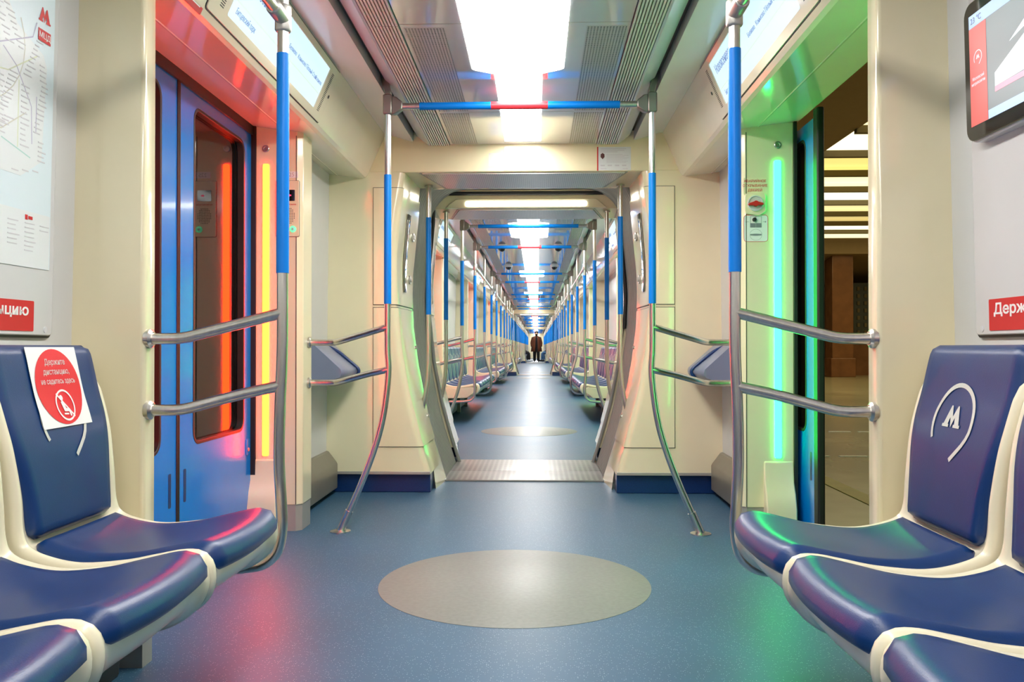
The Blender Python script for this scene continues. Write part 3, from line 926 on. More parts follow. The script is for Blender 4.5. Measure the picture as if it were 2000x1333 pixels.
def furnish_poles(k):
    yc = YC[k]
    def info(s, what, order):
        if k == 1: return None
        if k == 2: return 'steel pole with blue sleeve, %s along the %s of the next carriage' % (ORD[order], SIDE[s]), None
        return 'slim pole with blue sleeve far off in %s, %s' % (CAR[k], SIDE[s]), 'poles of %s, %s' % (CAR[k], SIDE[s])
    lst = []
    for i, dc in enumerate(DL):
        for d in (-1, 1):
            end = (i == 0 and d < 0) or (i == 3 and d > 0)
            lst.append((dc + d * 0.80, 'end' if end else 'bench', d))
        if i < 3: lst.append(((DL[i] + DL[i + 1]) / 2, 'mid', 1))
    lst.sort()
    for order, (dy, kind, d) in enumerate(lst):
        y = yc + dy
        if k == 1 and y < 1.5: continue
        for s in (-1, 1):
            if k == 1:
                lab = ('grab pole bowed out to the floor before the gangway, %s' if kind == 'end' else 'large near grab pole with two bent rails rising beside the front seat, %s') % SIDE[s]
                gp = None
            else:
                lab, gp = info(s, kind, order)
            pole(kind, s, d, y, lab, gp)
        if kind != 'mid':
            red = (d > 0)
            if k == 1:
                if kind == 'bench':
                    continue
                crossbar(y, True, 'overhead blue crossbar with red middle across this carriage', None)
            elif k == 2:
                crossbar(y, red, 'overhead blue crossbar%s, %s one into the next carriage' % (' with red middle' if red else '', ORD[sum(1 for q in lst[:order] if q[1] != 'mid')]))
            else:
                crossbar(y, red, 'blue overhead crossbar%s across %s' % (' with red middle' if red else '', CAR[k]), 'crossbars of %s%s' % (CAR[k], ' with red' if red else ''))
    for i in range(3):
        ya, yb = yc + DL[i] + 0.80, yc + DL[i + 1] - 0.80
        if k == 1 and i < 2: continue
        for s in (-1, 1):
            if k == 1: lab, gp = 'overhead steel rail joined to the near grab pole, %s' % SIDE[s], None
            elif k == 2: lab, gp = 'overhead steel rail above the %s bench of the next carriage, %s' % (ORD[i], SIDE[s]), None
            else: lab, gp = 'overhead steel rail above a bench of %s, %s' % (CAR[k], SIDE[s]), 'overhead rails of %s, %s' % (CAR[k], SIDE[s])
            overhead_rail(s, ya, yb, lab, gp)

# ------------------------------------------------------------------ seats
WX = 1.168
SHELL = [(0.086, 0.862, 0.176), (0.093, 0.852, 0.202), (0.110, 0.79, 0.213), (0.136, 0.70, 0.213), (0.150, 0.64, 0.209), (0.162, 0.55, 0.203), (0.168, 0.475, 0.203), (0.185, 0.436, 0.204), (0.230, 0.412, 0.206), (0.31, 0.397, 0.210), (0.41, 0.404, 0.214), (0.48, 0.418, 0.2175), (0.535, 0.428, 0.2180), (0.566, 0.422, 0.2175), (0.572, 0.385, 0.215), (0.552, 0.350, 0.205), (0.50, 0.322, 0.195), (0.40, 0.310, 0.19)]
BACK = [(0.098, 0.864, 0.200), (0.106, 0.83, 0.206), (0.124, 0.75, 0.207), (0.142, 0.69, 0.203), (0.157, 0.63, 0.190), (0.168, 0.56, 0.174), (0.176, 0.49, 0.164), (0.180, 0.452, 0.161)]
CUSH = [(0.188, 0.436, 0.162), (0.24, 0.416, 0.164), (0.32, 0.402, 0.168), (0.41, 0.407, 0.179), (0.48, 0.421, 0.190), (0.535, 0.433, 0.197), (0.562, 0.435, 0.198), (0.571, 0.428, 0.198), (0.574, 0.414, 0.198), (0.574, 0.396, 0.197)]

def resample(prof, n):
    sp = spline([(p[0], p[1], p[2]) for p in prof], 10)
    L = [0.0]
    for a, b in zip(sp, sp[1:]): L.append(L[-1] + math.hypot(b.x - a.x, b.y - a.y))
    out = []
    j = 0
    for i in range(n):
        t = L[-1] * i / (n - 1)
        while j < len(L) - 2 and L[j + 1] < t: j += 1
        q = (t - L[j]) / max(1e-9, L[j + 1] - L[j])
        out.append((sp[j].lerp(sp[j + 1], q), t))
    res = []
    for i in range(n):
        a = out[max(0, i - 1)][0]; b = out[min(n - 1, i + 1)][0]
        tx, tz = b.x - a.x, b.y - a.y
        l = math.hypot(tx, tz)
        # profile runs downwards/outwards: normal towards the sitter
        res.append((out[i][0], (-tz / l, tx / l), out[i][1]))
    return res, L[-1]

def pad(prof, th, nS=34, nT=17, rc=0.03, dish=0.006, bulge=0.0):
    rs, L = resample(prof, nS)
    rows_top = []
    for p, nn, t in rs:
        e = min(t, L - t)
        wd = p.z
        if e < rc: wd = p.z - rc + math.sqrt(max(0, rc * rc - (rc - e) ** 2))
        row = []
        for j in range(nT):
            u = -1 + 2 * j / (nT - 1)
            u = math.copysign(abs(u) ** 0.75, u)
            yy = wd * u
            ds = min(wd * (1 - abs(u)), e)
            f = min(1, ds / 0.022)
            h = th * (0.30 + 0.70 * math.sqrt(1 - (1 - f) ** 2)) - dish * (1 - u * u) * min(1, e / 0.08)
            x = p.x + nn[0] * h; z = p.y + nn[1] * h
            if bulge:
                x += bulge * (1 - u * u) * min(1, max(0, (p.x - 0.38) / 0.18))
            row.append((x, yy, z))
        rows_top.append(row)
    rows_bot = []
    for (p, nn, t), row in zip(rs, rows_top):
        rb = []
        for (x, yy, z) in row:
            b = x - p.x - nn[0] * 0
            rb.append((x - nn[0] * (th + 0.004), yy, z - nn[1] * (th + 0.004)))
        rows_bot.append(rb)
    m = MB()
    nR, nC = len(rows_top), len(rows_top[0])
    vs = [q for r in rows_top for q in r] + [q for r in rows_bot for q in r]
    K = nR * nC
    fs = []
    for i in range(nR - 1):
        for j in range(nC - 1):
            a = i * nC + j
            fs.append((a, a + 1, a + nC + 1, a + nC))
            fs.append((K + a, K + a + nC, K + a + nC + 1, K + a + 1))
    border = [j for j in range(nC)] + [i * nC + nC - 1 for i in range(1, nR)] + [(nR - 1) * nC + j for j in range(nC - 2, -1, -1)] + [i * nC for i in range(nR - 2, 0, -1)]
    for a, b in zip(border, border[1:] + border[:1]): fs.append((a, b, K + b, K + a))
    m.add(vs, fs)
    return m

def shell_mesh():
    rs, L = resample(SHELL, 120)
    rows = []
    for p, nn, t in rs:
        row = []
        front = min(1, max(0, (p.x - 0.42) / 0.12)) if t < L - 0.12 else max(0, (L - t) / 0.12) * 0.8
        for u in (-1, -0.996, -0.985, -0.965, -0.93, -0.88, -0.8, -0.65, -0.4, 0, 0.4, 0.65, 0.8, 0.88, 0.93, 0.965, 0.985, 0.996, 1):
            au = abs(u)
            h = 0.022 * min(1, au / 0.93) ** 6 * min(1, t / 0.12)
            if au > 0.93: h -= 0.020 * min(1, 0.2 + t / 0.12) * (1 - math.sqrt(max(0, 1 - ((au - 0.93) / 0.07) ** 2)))
            row.append((p.x + nn[0] * h + 0.020 * (1 - u * u) * front, p.z * u, p.y + nn[1] * h))
        if p.y > 0.43 and p.x < 0.2:
            bx = 0.012
        else:
            bx = None
        a, b = row[0], row[-1]
        k1 = (bx if bx else a[0] - nn[0] * 0.016); kz = (a[2] if bx else a[2] - nn[1] * 0.016)
        row = [(k1, a[1], kz)] + row + [(k1, b[1], kz)]
        rows.append(row)
    return MB().grid(rows)

BACKTAB = []
def backX(z):
    if not BACKTAB:
        BACKTAB.extend(sorted((p.y + nn[1] * 0.021, p.x + nn[0] * 0.021) for p, nn, t in resample(BACK, 80)[0]))
    return lerp_tab(BACKTAB, z) + 0.0006

# the metro emblem: hooked ring and a serifed letter M, in unit coordinates
def emblem_polys():
    """ring radius 1; hooked tail; serifed M"""
    out = []
    pts = []
    for i in range(29):
        a = math.radians(209 - 221 * i / 28)
        pts.append((math.cos(a), math.sin(a)))
    pts += [(0.90, -0.38), (0.76, -0.56), (0.52, -0.78), (0.27, -1.0)]
    L = []; R = []
    for i, p in enumerate(pts):
        a = pts[max(0, i - 1)]; b = pts[min(len(pts) - 1, i + 1)]
        dx, dy = b[0] - a[0], b[1] - a[1]; l = math.hypot(dx, dy)
        hw = 0.062 * (1 if i > 2 else 0.85)
        L.append((p[0] - dy / l * hw, p[1] + dx / l * hw)); R.append((p[0] + dy / l * hw, p[1] - dx / l * hw))
    out.append(('strip', L, R))
    mp = [(1.53 * qx - 0.02, 0.07 + 1.32 * qy) for qx, qy in [(-0.30, -0.16), (-0.30, -0.10), (-0.26, -0.10), (-0.13, 0.28), (-0.09, 0.28), (0.0, 0.06), (0.09, 0.28), (0.13, 0.28), (0.26, -0.10), (0.30, -0.10), (0.30, -0.16), (0.08, -0.16), (0.08, -0.10), (0.115, -0.10), (0.075, 0.04), (0.0, -0.16), (-0.075, 0.04), (-0.115, -0.10), (-0.08, -0.10), (-0.08, -0.16)]]
    out.append(('poly', mp))
    return out

def emblem(mb, mapf):
    """mapf(a, b, lift) -> point"""
    for e in emblem_polys():
        if e[0] == 'strip':
            n = len(e[1])
            vs = [mapf(p[0], p[1], 0) for q in zip(e[1], e[2]) for p in q]
            mb.add(vs, [(2 * i, 2 * i + 1, 2 * i + 3, 2 * i + 2) for i in range(n - 1)])
        else:
            mb.add([mapf(p[0], p[1], 0) for p in e[1]], [tuple(range(len(e[1])))])

def densify_prism(poly, mapf):
    return [mapf(a, b, 0) for a, b in poly]

SEAT = []
def make_seat(y, label, group=None):
    r = thing('train_seat', (-WX, y, 0.0), label, 'seat', group)
    def put(m):
        m.v = [(p[0] - WX, p[1] + y, p[2]) for p in m.v]
        return m
    put(shell_mesh()).build('seat_shell', M['shell'], r, solid=0.010, angle=70)
    put(pad(CUSH, 0.026, bulge=0.022, rc=0.018, dish=0.008)).build('seat_cushion', M['seat'], r, angle=75)
    b = put(pad(BACK, 0.021, dish=0.0, rc=0.022)).build('backrest_cushion', M['seat'], r, angle=75)
    em = MB()
    sc = 0.082
    emblem(em, lambda a, c, l: (backX(0.694 + c * sc) - WX + 0.0012, y + a * sc, 0.694 + c * sc))
    em.build('emblem', M['silver_print'], b, smooth=False)
    return r

def sticker(root):
    """white paper notice with a red oval, on the backrest of the front seat"""
    b = [c for c in root.children if c.name.startswith('backrest')][0]
    y = root.location.y
    def mp(lift):
        return lambda a, c, l=0: (backX(0.770 + c) - WX + lift, y + 0.012 + a, 0.770 + c)
    W, H = 0.196, 0.182
    m = MB(); f = mp(0.003)
    n = 10
    m.grid([[f(-W / 2 + W * j / 6, -H / 2 + H * i / n) for j in range(7)] for i in range(n + 1)])
    m.build('sticker', M['tape_white'], b, smooth=False, solid=0.0006)
    def circ(r0, r1, cx, cy, nn=44):
        return [(cx + r0 * math.cos(2 * PI * i / nn), cy + r1 * math.sin(2 * PI * i / nn)) for i in range(nn)]
    m = MB(); f = mp(0.0040)
    rings = [[f(q * 0.0875 * math.cos(2 * PI * i / 44), q * 0.0865 * math.sin(2 * PI * i / 44)) for i in range(45)] for q in (0.001, 0.25, 0.5, 0.75, 1.0)]
    m.grid(rings).build('sticker_disc', M['red_print'], b, smooth=False)
    m = MB(); f = mp(0.0052)
    T = MB()
    T.text('Держите', 0.0185, 0.0, 0.056, 'CENTER', bold=0.0004)
    T.text('дистанцию,', 0.0185, 0.0, 0.034, 'CENTER', bold=0.0004)
    T.text('не садитесь здесь', 0.0170, 0.0, 0.012, 'CENTER', bold=0.0004, fit=0.134)
    m.add([f(p[0], p[1]) for p in T.v], T.f)
    # no-sitting pictogram
    o, i_ = circ(0.036, 0.036, 0.004, -0.043), circ(0.0315, 0.0315, 0.004, -0.043)
    nn = len(o)
    m.add([f(*p) for p in o] + [f(*p) for p in i_], [(k, (k + 1) % nn, nn + (k + 1) % nn, nn + k) for k in range(nn)])
    m.add([f(*p) for p in circ(0.0065, 0.0065, -0.006, -0.026, 18)], [tuple(range(18))])
    m.add([f(*p) for p in ((-0.012, -0.035), (-0.002, -0.033), (0.003, -0.050), (0.017, -0.052), (0.019, -0.068), (0.013, -0.069), (0.011, -0.058), (-0.006, -0.057))], [tuple(range(8))])
    m.add([f(*p) for p in ((-0.010, -0.0605), (0.008, -0.0615), (0.008, -0.065), (-0.010, -0.064))], [(0, 1, 2, 3)])
    m.add([f(*p) for p in ((-0.0235, -0.0175), (-0.0205, -0.0145), (0.0315, -0.0685), (0.0285, -0.0715))], [(0, 1, 2, 3)])
    m.build('sticker_lettering', M['white_print'], b, smooth=False)

BENCH = []
def bench_frame(k, s, y, label, group=None):
    """cantilever carrier under one row of seats"""
    loc = (s * 1.0, y, 0.0)
    if BENCH: return dup(BENCH[0], loc, 0 if s < 0 else PI, label, group)
    r = thing('bench_support', loc, label, 'bench support', group)
    L = 1.555
    X = lambda d: -WX + d
    prof = [(0.002, 0.425), (0.16, 0.415), (0.32, 0.392), (0.42, 0.396), (0.51, 0.408), (0.545, 0.395), (0.53, 0.345), (0.45, 0.285), (0.002, 0.275)]
    MB().box(X(0.02), X(0.255), y - L + 0.05, y + L - 0.05, 0.272, 0.303).build('crossbeam', M['heater'], r)
    MB().box(X(0.0), X(0.20), y - L + 0.05, y + L - 0.05, 0.03, 0.272).build('equipment_box', M['dark'], r, bevel=0.01)
    for q in (-1.1, 0, 1.1):
        MB().box(X(0.19), X(0.235), y + q - 0.03, y + q + 0.03, 0.0, 0.28).build('leg', M['heater'], r, bevel=0.004)
    BENCH.append(r)
    return r

ENDP = []
def bench_end(k, s, y, e, label):
    L = 1.555
    yy = y + e * L
    loc = (s * 0.90, yy, 0.275)
    if ENDP: return dup(ENDP[0], loc, 0 if s < 0 else PI, label)
    X = lambda d: -WX + d
    prof = [(0.002, 0.425), (0.16, 0.415), (0.32, 0.392), (0.42, 0.396), (0.51, 0.408), (0.545, 0.395), (0.53, 0.345), (0.45, 0.285), (0.002, 0.275)]
    o = MB().prism([(X(a), b) for a, b in prof], yy - 0.009, yy + 0.009, 'y').build('bench_end_cover', M['shell'], bevel=0.004, origin=(-0.90, yy, 0.275))
    tag(o, label, 'panel'); ENDP.append(o)

def seats(k):
    yc = YC[k]
    for i in range(3):
        y = yc + (DL[i] + DL[i + 1]) / 2
        if k == 1 and i < 2: continue
        if k == 3 and i > 0: continue
        if k == 4 and i > 0: continue
        for s in (-1, 1):
            if k == 1: lab, gp = 'cream and grey carrier under the near seat row, %s' % SIDE[s], None
            elif k == 2: lab, gp = 'cream carrier under the %s seat row of the next carriage, %s' % (ORD[i], SIDE[s]), None
            else: lab, gp = 'cream seat row carrier in %s, %s' % (CAR[k], SIDE[s]), None
            bench_frame(k, s, y, lab, gp)
            for e in (-1, 1):
                if k == 1 and e < 0: continue
                bench_end(k, s, y, e, 'cream panel under %s seat row of %s, %s end, %s' % ('near' if k == 1 else ORD[i], CAR[k], 'near' if e < 0 else 'far', SIDE[s]))
            rng = range(7)
            if k == 1: rng = (6, 5, 4, 3)
            for j in rng:
                ys = y + (j - 3) * 0.437
                if k == 1:
                    gp = None
                    n = {6: 'blue seat with the hooked M emblem uncovered, farthest of the near row' if s > 0 else 'blue seat with a red and white no-sitting sticker on its backrest', 5: 'blue seat second from the door pillar', 4: 'blue seat third from the door pillar', 3: 'blue seat fourth from the door pillar'}[j]
                    lab = n if j == 6 else n + (', in the row of the sticker seat' if s < 0 else ', in the row below the wall screen')
                elif k == 2:
                    lab = 'blue seat, %s in %s row of the next carriage, %s' % (ORD[j], ORD[i], SIDE[s]); gp = 'next carriage seats, %s row, %s' % (ORD[i], SIDE[s])
                else:
                    lab = 'blue seat far away in a row of %s, %s' % (CAR[k], SIDE[s]); gp = 'seats of %s, %s' % (CAR[k], SIDE[s])
                if not SEAT:
                    r = make_seat(ys, lab, gp)
                    SEAT.append(r)
                else:
                    r = dup(SEAT[0], (s * WX, ys, 0), 0 if s < 0 else PI, lab, gp)

# ---- fold-up seat and heater box of the end bay
FOLD = {}
def fold_seat(k, s, y, e, label):
    if 'f' in FOLD:
        return dup(FOLD['f'], (s * 1.16, y, 0.66), 0 if s < 0 else PI, label)
    r = thing('folding_seat', (s * 1.16, y, 0.66), label, 'folding seat')
    X = lambda d: s * (1.165 - d)
    # wedge, folded up against the wall, wider at the wall
    P = [(0.0, 0.875), (0.07, 0.872), (0.225, 0.745), (0.232, 0.725), (0.220, 0.700), (0.15, 0.680), (0.0, 0.668)]
    rows = []
    n = 14
    for i in range(n + 1):
        t = -1 + 2 * i / n
        q = 1 - 0.10 * abs(t) ** 4
        rows.append([(X(a * q), y + 0.225 * t * (1 if True else 0), z) for a, z in P])
    m = MB().grid(rows)
    for row in (rows[0], rows[-1]): m.add(row, [tuple(range(len(row)))])
    m.build('seat_pan', M['seat_dark'], r, bevel=0.010, seg=3)
    MB().tube(spline([(X(0.03), y + e * 0.05, 0.880), (X(0.12), y + e * 0.05, 0.838), (X(0.20), y + e * 0.05, 0.775), (X(0.236), y + e * 0.05, 0.742), (X(0.240), y + e * 0.05, 0.720), (X(0.222), y + e * 0.05, 0.694)], 5), 0.009, 10).build('strap', M['seat'], r)
    MB().box(*sorted((X(-0.005), X(0.02))), y - 0.20, y + 0.20, 0.70, 0.90).build('hinge_plate', M['heater'], r, bevel=0.003)
    FOLD['f'] = r
    return r

def end_bay(k, e):
    yc = YC[k]
    for s in (-1, 1):
        ya, yb = sorted((yc + e * (7.475 + 0.975), yc + e * (HALF - 0.0)))
        who = 'this carriage' if k == 1 else '%s end of %s' % ('near' if e < 0 else 'far', CAR[k])
        if k <= 2:
            fold_seat(k, s, yc + e * (HALF - 0.275), e, 'grey-blue folded wall seat, end bay of %s, %s' % (who, SIDE[s]))
        P = [(s * 1.168, 0.25), (s * 1.150, 0.248), (s * 1.102, 0.185), (s * 1.096, 0.172), (s * 1.096, 0.03), (s * 1.168, 0.03)]
        o = MB().prism(P, ya, yb - 0.004 if e > 0 else yb, 'y').build('heater_box', M['heater'], bevel=0.006)
        tag(o, 'low grey-beige heater box, end bay of %s, %s' % (who, SIDE[s]), 'heater')

# ------------------------------------------------------------------ build the train
for k in (1, 2, 3, 4):
    shell(k)
    yc = YC[k]
    for s in (-1, 1):
        for i, dc in enumerate(DL):
            y = yc + dc
            if k == 1 and y < YBACK + 1.2: continue
            for e in (-1, 1):
                end = (i == 0 and e < 0) or (i == 3 and e > 0)
                pillar(k, s, y, e, end)
                if k < 4 and (k > 1 or i == 3): led(k, s, y, e, end)
            doors(k, s, y)
for g in GANG:
    portal(g, -1); portal(g, 1); gangway(g)
MB().box(-1.5, 1.5, YC[4] + HALF, YC[4] + HALF + 0.05, 0, 2.3).build('wall_far', M['cream'], kind='structure')
MB().box(-1.5, 1.5, YBACK - 0.05, YBACK, -0.05, 2.4).build('wall_rear', M['cream'], kind='structure')
for k in (1, 2, 3, 4): ceiling_units(k)
for k in (1, 2, 3, 4): furnish_poles(k)
for k in (1, 2, 3, 4): seats(k)
for (k, e) in ((1, 1), (2, -1), (2, 1), (3, -1), (3, 1), (4, -1)): end_bay(k, e)

first_seat = SEAT[0]
# sticker belongs to the front seat only; the copies were made before it was stuck on
sticker(first_seat)

# grey discs let into the floor
DISC = None
for k in (1, 2, 3, 4):
    for e in (-1, 1):
        if k == 1 and e < 0: continue
        y = YC[k] + e * 7.454
        lab = 'large round grey floor disc in the middle of this carriage' if k == 1 else 'round grey floor disc at the %s end of %s' % ('near' if e < 0 else 'far', CAR[k])
        if DISC is None:
            m = MB(); m.lathe([(0.4925, -0.001), (0.4925, 0.0009), (0.4915, 0.0013)], 96, (0, y, 0))
            DISC = tag(m.build('floor_disc', M['disc']), lab, 'floor disc')
        else:
            dup(DISC, (0, y, DISC.location.z), 0, lab)

# ------------------------------------------------------------------ things on the walls of this carriage
# -- information displays set into the coves
FU = Vector((0.104, 0, 0.237)).normalized()       # up the cove face on the +x side is (-0.104, ..)
def cove_display(k, s, yc_, label, detail=True, group=None):
    up = Vector((-s * 0.104, 0, 0.237)).normalized()
    o = Vector((s * 0.922, yc_, 1.882))
    right = (0, -s, 0)
    r = thing('information_display', tuple(o), label, 'display', group)
    T = lambda: MB().frame(o, right, up)
    m = T()
    m.ring_prism(rrect(1.29, 0.246, 0.012, 3, 0, 0.130), rrect(1.02, 0.186, 0.006, 3, 0, 0.134), -0.004, 0.005)
    m.build('bezel', M['cove'], r, bevel=0.002)
    sc = T().prism(rrect(1.024, 0.190, 0.006, 3, 0, 0.134), -0.005, 0.001).build('screen', M['screen'], r)
    if detail:
        g = T().ring_prism(rrect(1.298, 0.254, 0.014, 3, 0, 0.130), rrect(1.288, 0.244, 0.012, 3, 0, 0.130), -0.003, 0.0022)
        g.build('joint', M['dark'], r)
        def letter(nm, *a, **kw):
            t = T(); t.T = (lambda F_: (lambda p: F_((p[0], p[1], p[2] + 0.0012))))(t.T)
            t.text(*a, **kw); t.build(nm, M['screen_text'], sc, smooth=False)
        letter('destination_lettering', 'Новоясеневская', 0.052, -0.462, 0.180, 'LEFT', fit=0.30)
        letter('transfer_lettering', 'Битцевский парк', 0.030, -0.462, 0.076, 'LEFT', fit=0.175)
        for q, nm in ((0.02, 'Беляево'), (0.135, 'Коньково'), (0.25, 'Тёплый Стан'), (0.39, 'Ясенево')):
            letter('station_lettering', nm, 0.024, q, 0.145, 'LEFT')
        l = T(); l.T = (lambda F_: (lambda p: F_((p[0], p[1], p[2] + 0.0012))))(l.T)
        l.box(-0.50, 0.50, 0.102, 0.108, 0, 0.0008)
        l.build('route_line', M['screen_line'], sc, smooth=False)
    sl = T()
    for sgn in (-1, 1):
        for i in range(24):
            b = 0.045 + 0.0075 * i
            sl.box(sgn * 0.565 - 0.014, sgn * 0.565 + 0.014, b, b + 0.0032, 0.0045, 0.0056)
    sl.build('speaker_slots', M['dark'], r, smooth=False)
    d = T(); d.frame(o + up * 0.13 + Vector(right) * (-s * -0.622 if False else (0.622 if s < 0 else -0.622)), right, up)
    d.lathe([(0.008, 0.003), (0.008, 0.007), (0.003, 0.008)], 12)
    d.build('sensor', M['dark'], r)
    return r
for s in (-1, 1):
    a = cove_display(1, s, 3.11, 'lit blue-white route display above the %s door of this carriage' % ('closed blue' if s < 0 else 'open'))
    for k in (2, 3):
        for i, dc in enumerate(DL):
            dup(a, (s * 0.922, YC[k] + dc, 1.882), 0, 'lit route display over the %s door of %s, %s' % (ORD[i], CAR[k], SIDE[s]), None)

# red-bordered square sticker on the cove before the display
m = MB().frame((-0.905, 2.40, 1.925), (0, 1, 0), (0.104, 0, 0.237))
m.ring_prism(rrect(0.12, 0.14, 0.006, 3), rrect(0.088, 0.105, 0.003, 3), 0.0, 0.0012)
r = thing('cove_sticker', (-0.905, 2.40, 1.90), 'square red-bordered sticker on the cove next to the display, top of photo', 'sticker')
m.build('border', M['red'], r, smooth=False)
m = MB().frame((-0.905, 2.40, 1.925), (0, 1, 0), (0.104, 0, 0.237)); m.prism(rrect(0.092, 0.109, 0.003, 3), 0, 0.0008)
m.build('sheet', M['tape_white'], r, smooth=False)

# -- left pillar: carriage number, intercom
yp = YC[1] + 7.475 + 0.80          # jamb face
def jam(x, z, lift=0.0): return MB().frame((x, yp - lift, z), (1, 0, 0), (0, 0, 1))
r = thing('intercom_panel', (-1.088, yp, 1.38), 'beige intercom panel with dark display, dotted speaker and green button', 'intercom')
jam(-1.088, 1.512).prism(rrect(0.108, 0.262, 0.006, 4), -0.004, 0.004).build('face_plate', M['cream'], r, bevel=0.0015)
jam(-1.088, 1.512).ring_prism(rrect(0.112, 0.266, 0.007, 4), rrect(0.108, 0.262, 0.006, 4), -0.004, 0.0015).build('joint', M['heater'], r)
dsp = jam(-1.086, 1.574).prism(rrect(0.066, 0.052, 0.003, 3), 0.002, 0.0052).build('display', M['black_glass'], r)
jam(-1.078, 1.574).prism([(-0.009, 0.0), (0.0, 0.007), (0.0, 0.003), (0.008, 0.003), (0.008, -0.003), (0.0, -0.003), (0.0, -0.007)], 0.004, 0.0058).build('display_icon', M['red_dot'], dsp, smooth=False)
t = jam(-1.086, 1.531, 0.0042); t.text('ЭКСТРЕННЫЙ ВЫЗОВ', 0.008, 0, 0, 'CENTER', fit=0.078); t.build('red_lettering', M['red'], r, smooth=False)
d = MB()
for i in range(9):
    for j in range(10):
        a, b = (i - 4) * 0.0076, (j - 4.5) * 0.0076
        if (a / 0.034) ** 2 + (b / 0.041) ** 2 < 1:
            d.frame((-1.086 + a, yp - 0.0036, 1.478 + b), (1, 0, 0), (0, 0, 1)); d.lathe([(0.0022, 0), (0.0022, 0.0008)], 8)
d.build('speaker_grille', M['dark'], r, smooth=False)
jam(-1.062, 1.415).lathe([(0.0155, 0.002), (0.0155, 0.008), (0.012, 0.0095)], 22).build('call_button', M['green_btn'], r)
bt = jam(-1.062, 1.415).lathe([(0.0065, 0.0092), (0.006, 0.0105)], 16).build('button_mark', M['teal'], r)
r = thing('number_plate', (-1.076, yp, 1.655), 'small white plate with carriage number above the intercom', 'plate')
jam(-1.076, 1.672).prism(rrect(0.074, 0.030, 0.002, 2), -0.001, 0.0015).build('plate', M['tape_white'], r)
t = jam(-1.076, 1.671, 0.0016); t.text('225', 0.027, 0.0, 0, 'CENTER', bold=-0.0002); t.build('digits', M['grey_kick'], r, smooth=False)

# -- right pillar: emergency door handle and its labels
r = thing('emergency_release', (1.088, yp, 1.46), 'round emergency door release with red turning handle under clear cover', 'emergency handle')
jam(1.088, 1.523).prism([(-0.045, 0.046), (0.036, 0.050), (0.048, 0.036), (0.048, -0.036), (0.018, -0.056), (-0.045, -0.046), (-0.050, -0.03), (-0.050, 0.03)], -0.002, 0.010).build('mount_plate', M['cream'], r, bevel=0.003)
jam(1.086, 1.524).lathe([(0.036, 0.008), (0.0365, 0.016), (0.032, 0.017), (0.030, 0.012)], 28).build('housing_ring', M['ceil_side'], r)
h = jam(1.086, 1.520).prism([(-0.034, 0.002), (-0.010, 0.010), (-0.004, 0.014), (0.004, 0.014), (0.010, 0.010), (0.034, 0.004), (0.034, -0.006), (0.010, -0.008), (0.004, -0.012), (-0.004, -0.012), (-0.010, -0.008), (-0.034, -0.006)], 0.012, 0.030).build('turn_handle', M['red'], r, bevel=0.002)
jam(1.083, 1.450).lathe([(0.009, 0.0), (0.009, 0.012), (0.004, 0.014)], 14).build('seal_knob', M['dark'], r)
r = thing('emergency_notice', (1.088, yp, 1.58), 'faded red printed notice above the emergency door release', 'notice')
jam(1.088, 1.605).prism(rrect(0.105, 0.078, 0.004, 3), -0.001, 0.0008).build('film', M['cream'], r, smooth=False)
t = jam(1.088, 1.605, 0.0009)
for q, b in (('АВАРИЙНОЕ', 0.023), ('ОТКРЫВАНИЕ', 0.002), ('ДВЕРЕЙ', -0.019)):
    t.text(q, 0.0165, 0, b, 'CENTER')
t.build('lettering', M['red_sleeve'], r, smooth=False)
r = thing('instruction_sticker', (1.091, yp, 1.345), 'white rounded sticker with door pictogram and arrows under the release', 'sticker')
jam(1.091, 1.410).prism(rrect(0.112, 0.124, 0.014, 5), -0.001, 0.0008).build('sheet', M['tape_white'], r, smooth=False)
jam(1.091, 1.410).ring_prism(rrect(0.112, 0.124, 0.014, 5), rrect(0.108, 0.120, 0.012, 5), 0.0006, 0.0012).build('border', M['red_sleeve'], r, smooth=False)
p = jam(1.091, 1.410, 0.001)
p.box(-0.026, -0.0245, 0.004, 0.056, 0, 0.0006); p.box(0.0245, 0.026, 0.004, 0.056, 0, 0.0006); p.box(-0.026, 0.026, 0.0545, 0.056, 0, 0.0006); p.box(-0.001, 0.001, 0.004, 0.056, 0, 0.0006)
p.box(-0.026, -0.0015, 0.004, 0.024, 0, 0.0006); p.box(0.0015, 0.026, 0.004, 0.024, 0, 0.0006)
for sg in (-1, 1):
    p.box(*sorted((sg * 0.032, sg * 0.046)), 0.0295, 0.0308, 0, 0.0006)
    p.add([(sg * 0.048, 0.030, 0.0003), (sg * 0.042, 0.0345, 0.0003), (sg * 0.042, 0.0255, 0.0003)], [(0, 1, 2)])
p.prism([(-0.026, -0.0265), (-0.005, -0.025), (0.005, -0.025), (0.026, -0.0265), (0.026, -0.0325), (0.005, -0.034), (-0.005, -0.034), (-0.026, -0.0325)], 0, 0.0006)
c0 = [(0.028 * math.cos(2 * PI * i / 40), -0.0295 + 0.026 * math.sin(2 * PI * i / 40)) for i in range(40)]
c1 = [(0.0272 * math.cos(2 * PI * i / 40), -0.0295 + 0.0252 * math.sin(2 * PI * i / 40)) for i in range(40)]
p.ring_prism(c0, c1, 0, 0.0005)
p.build('pictogram', M['grey_print'], r, smooth=False)

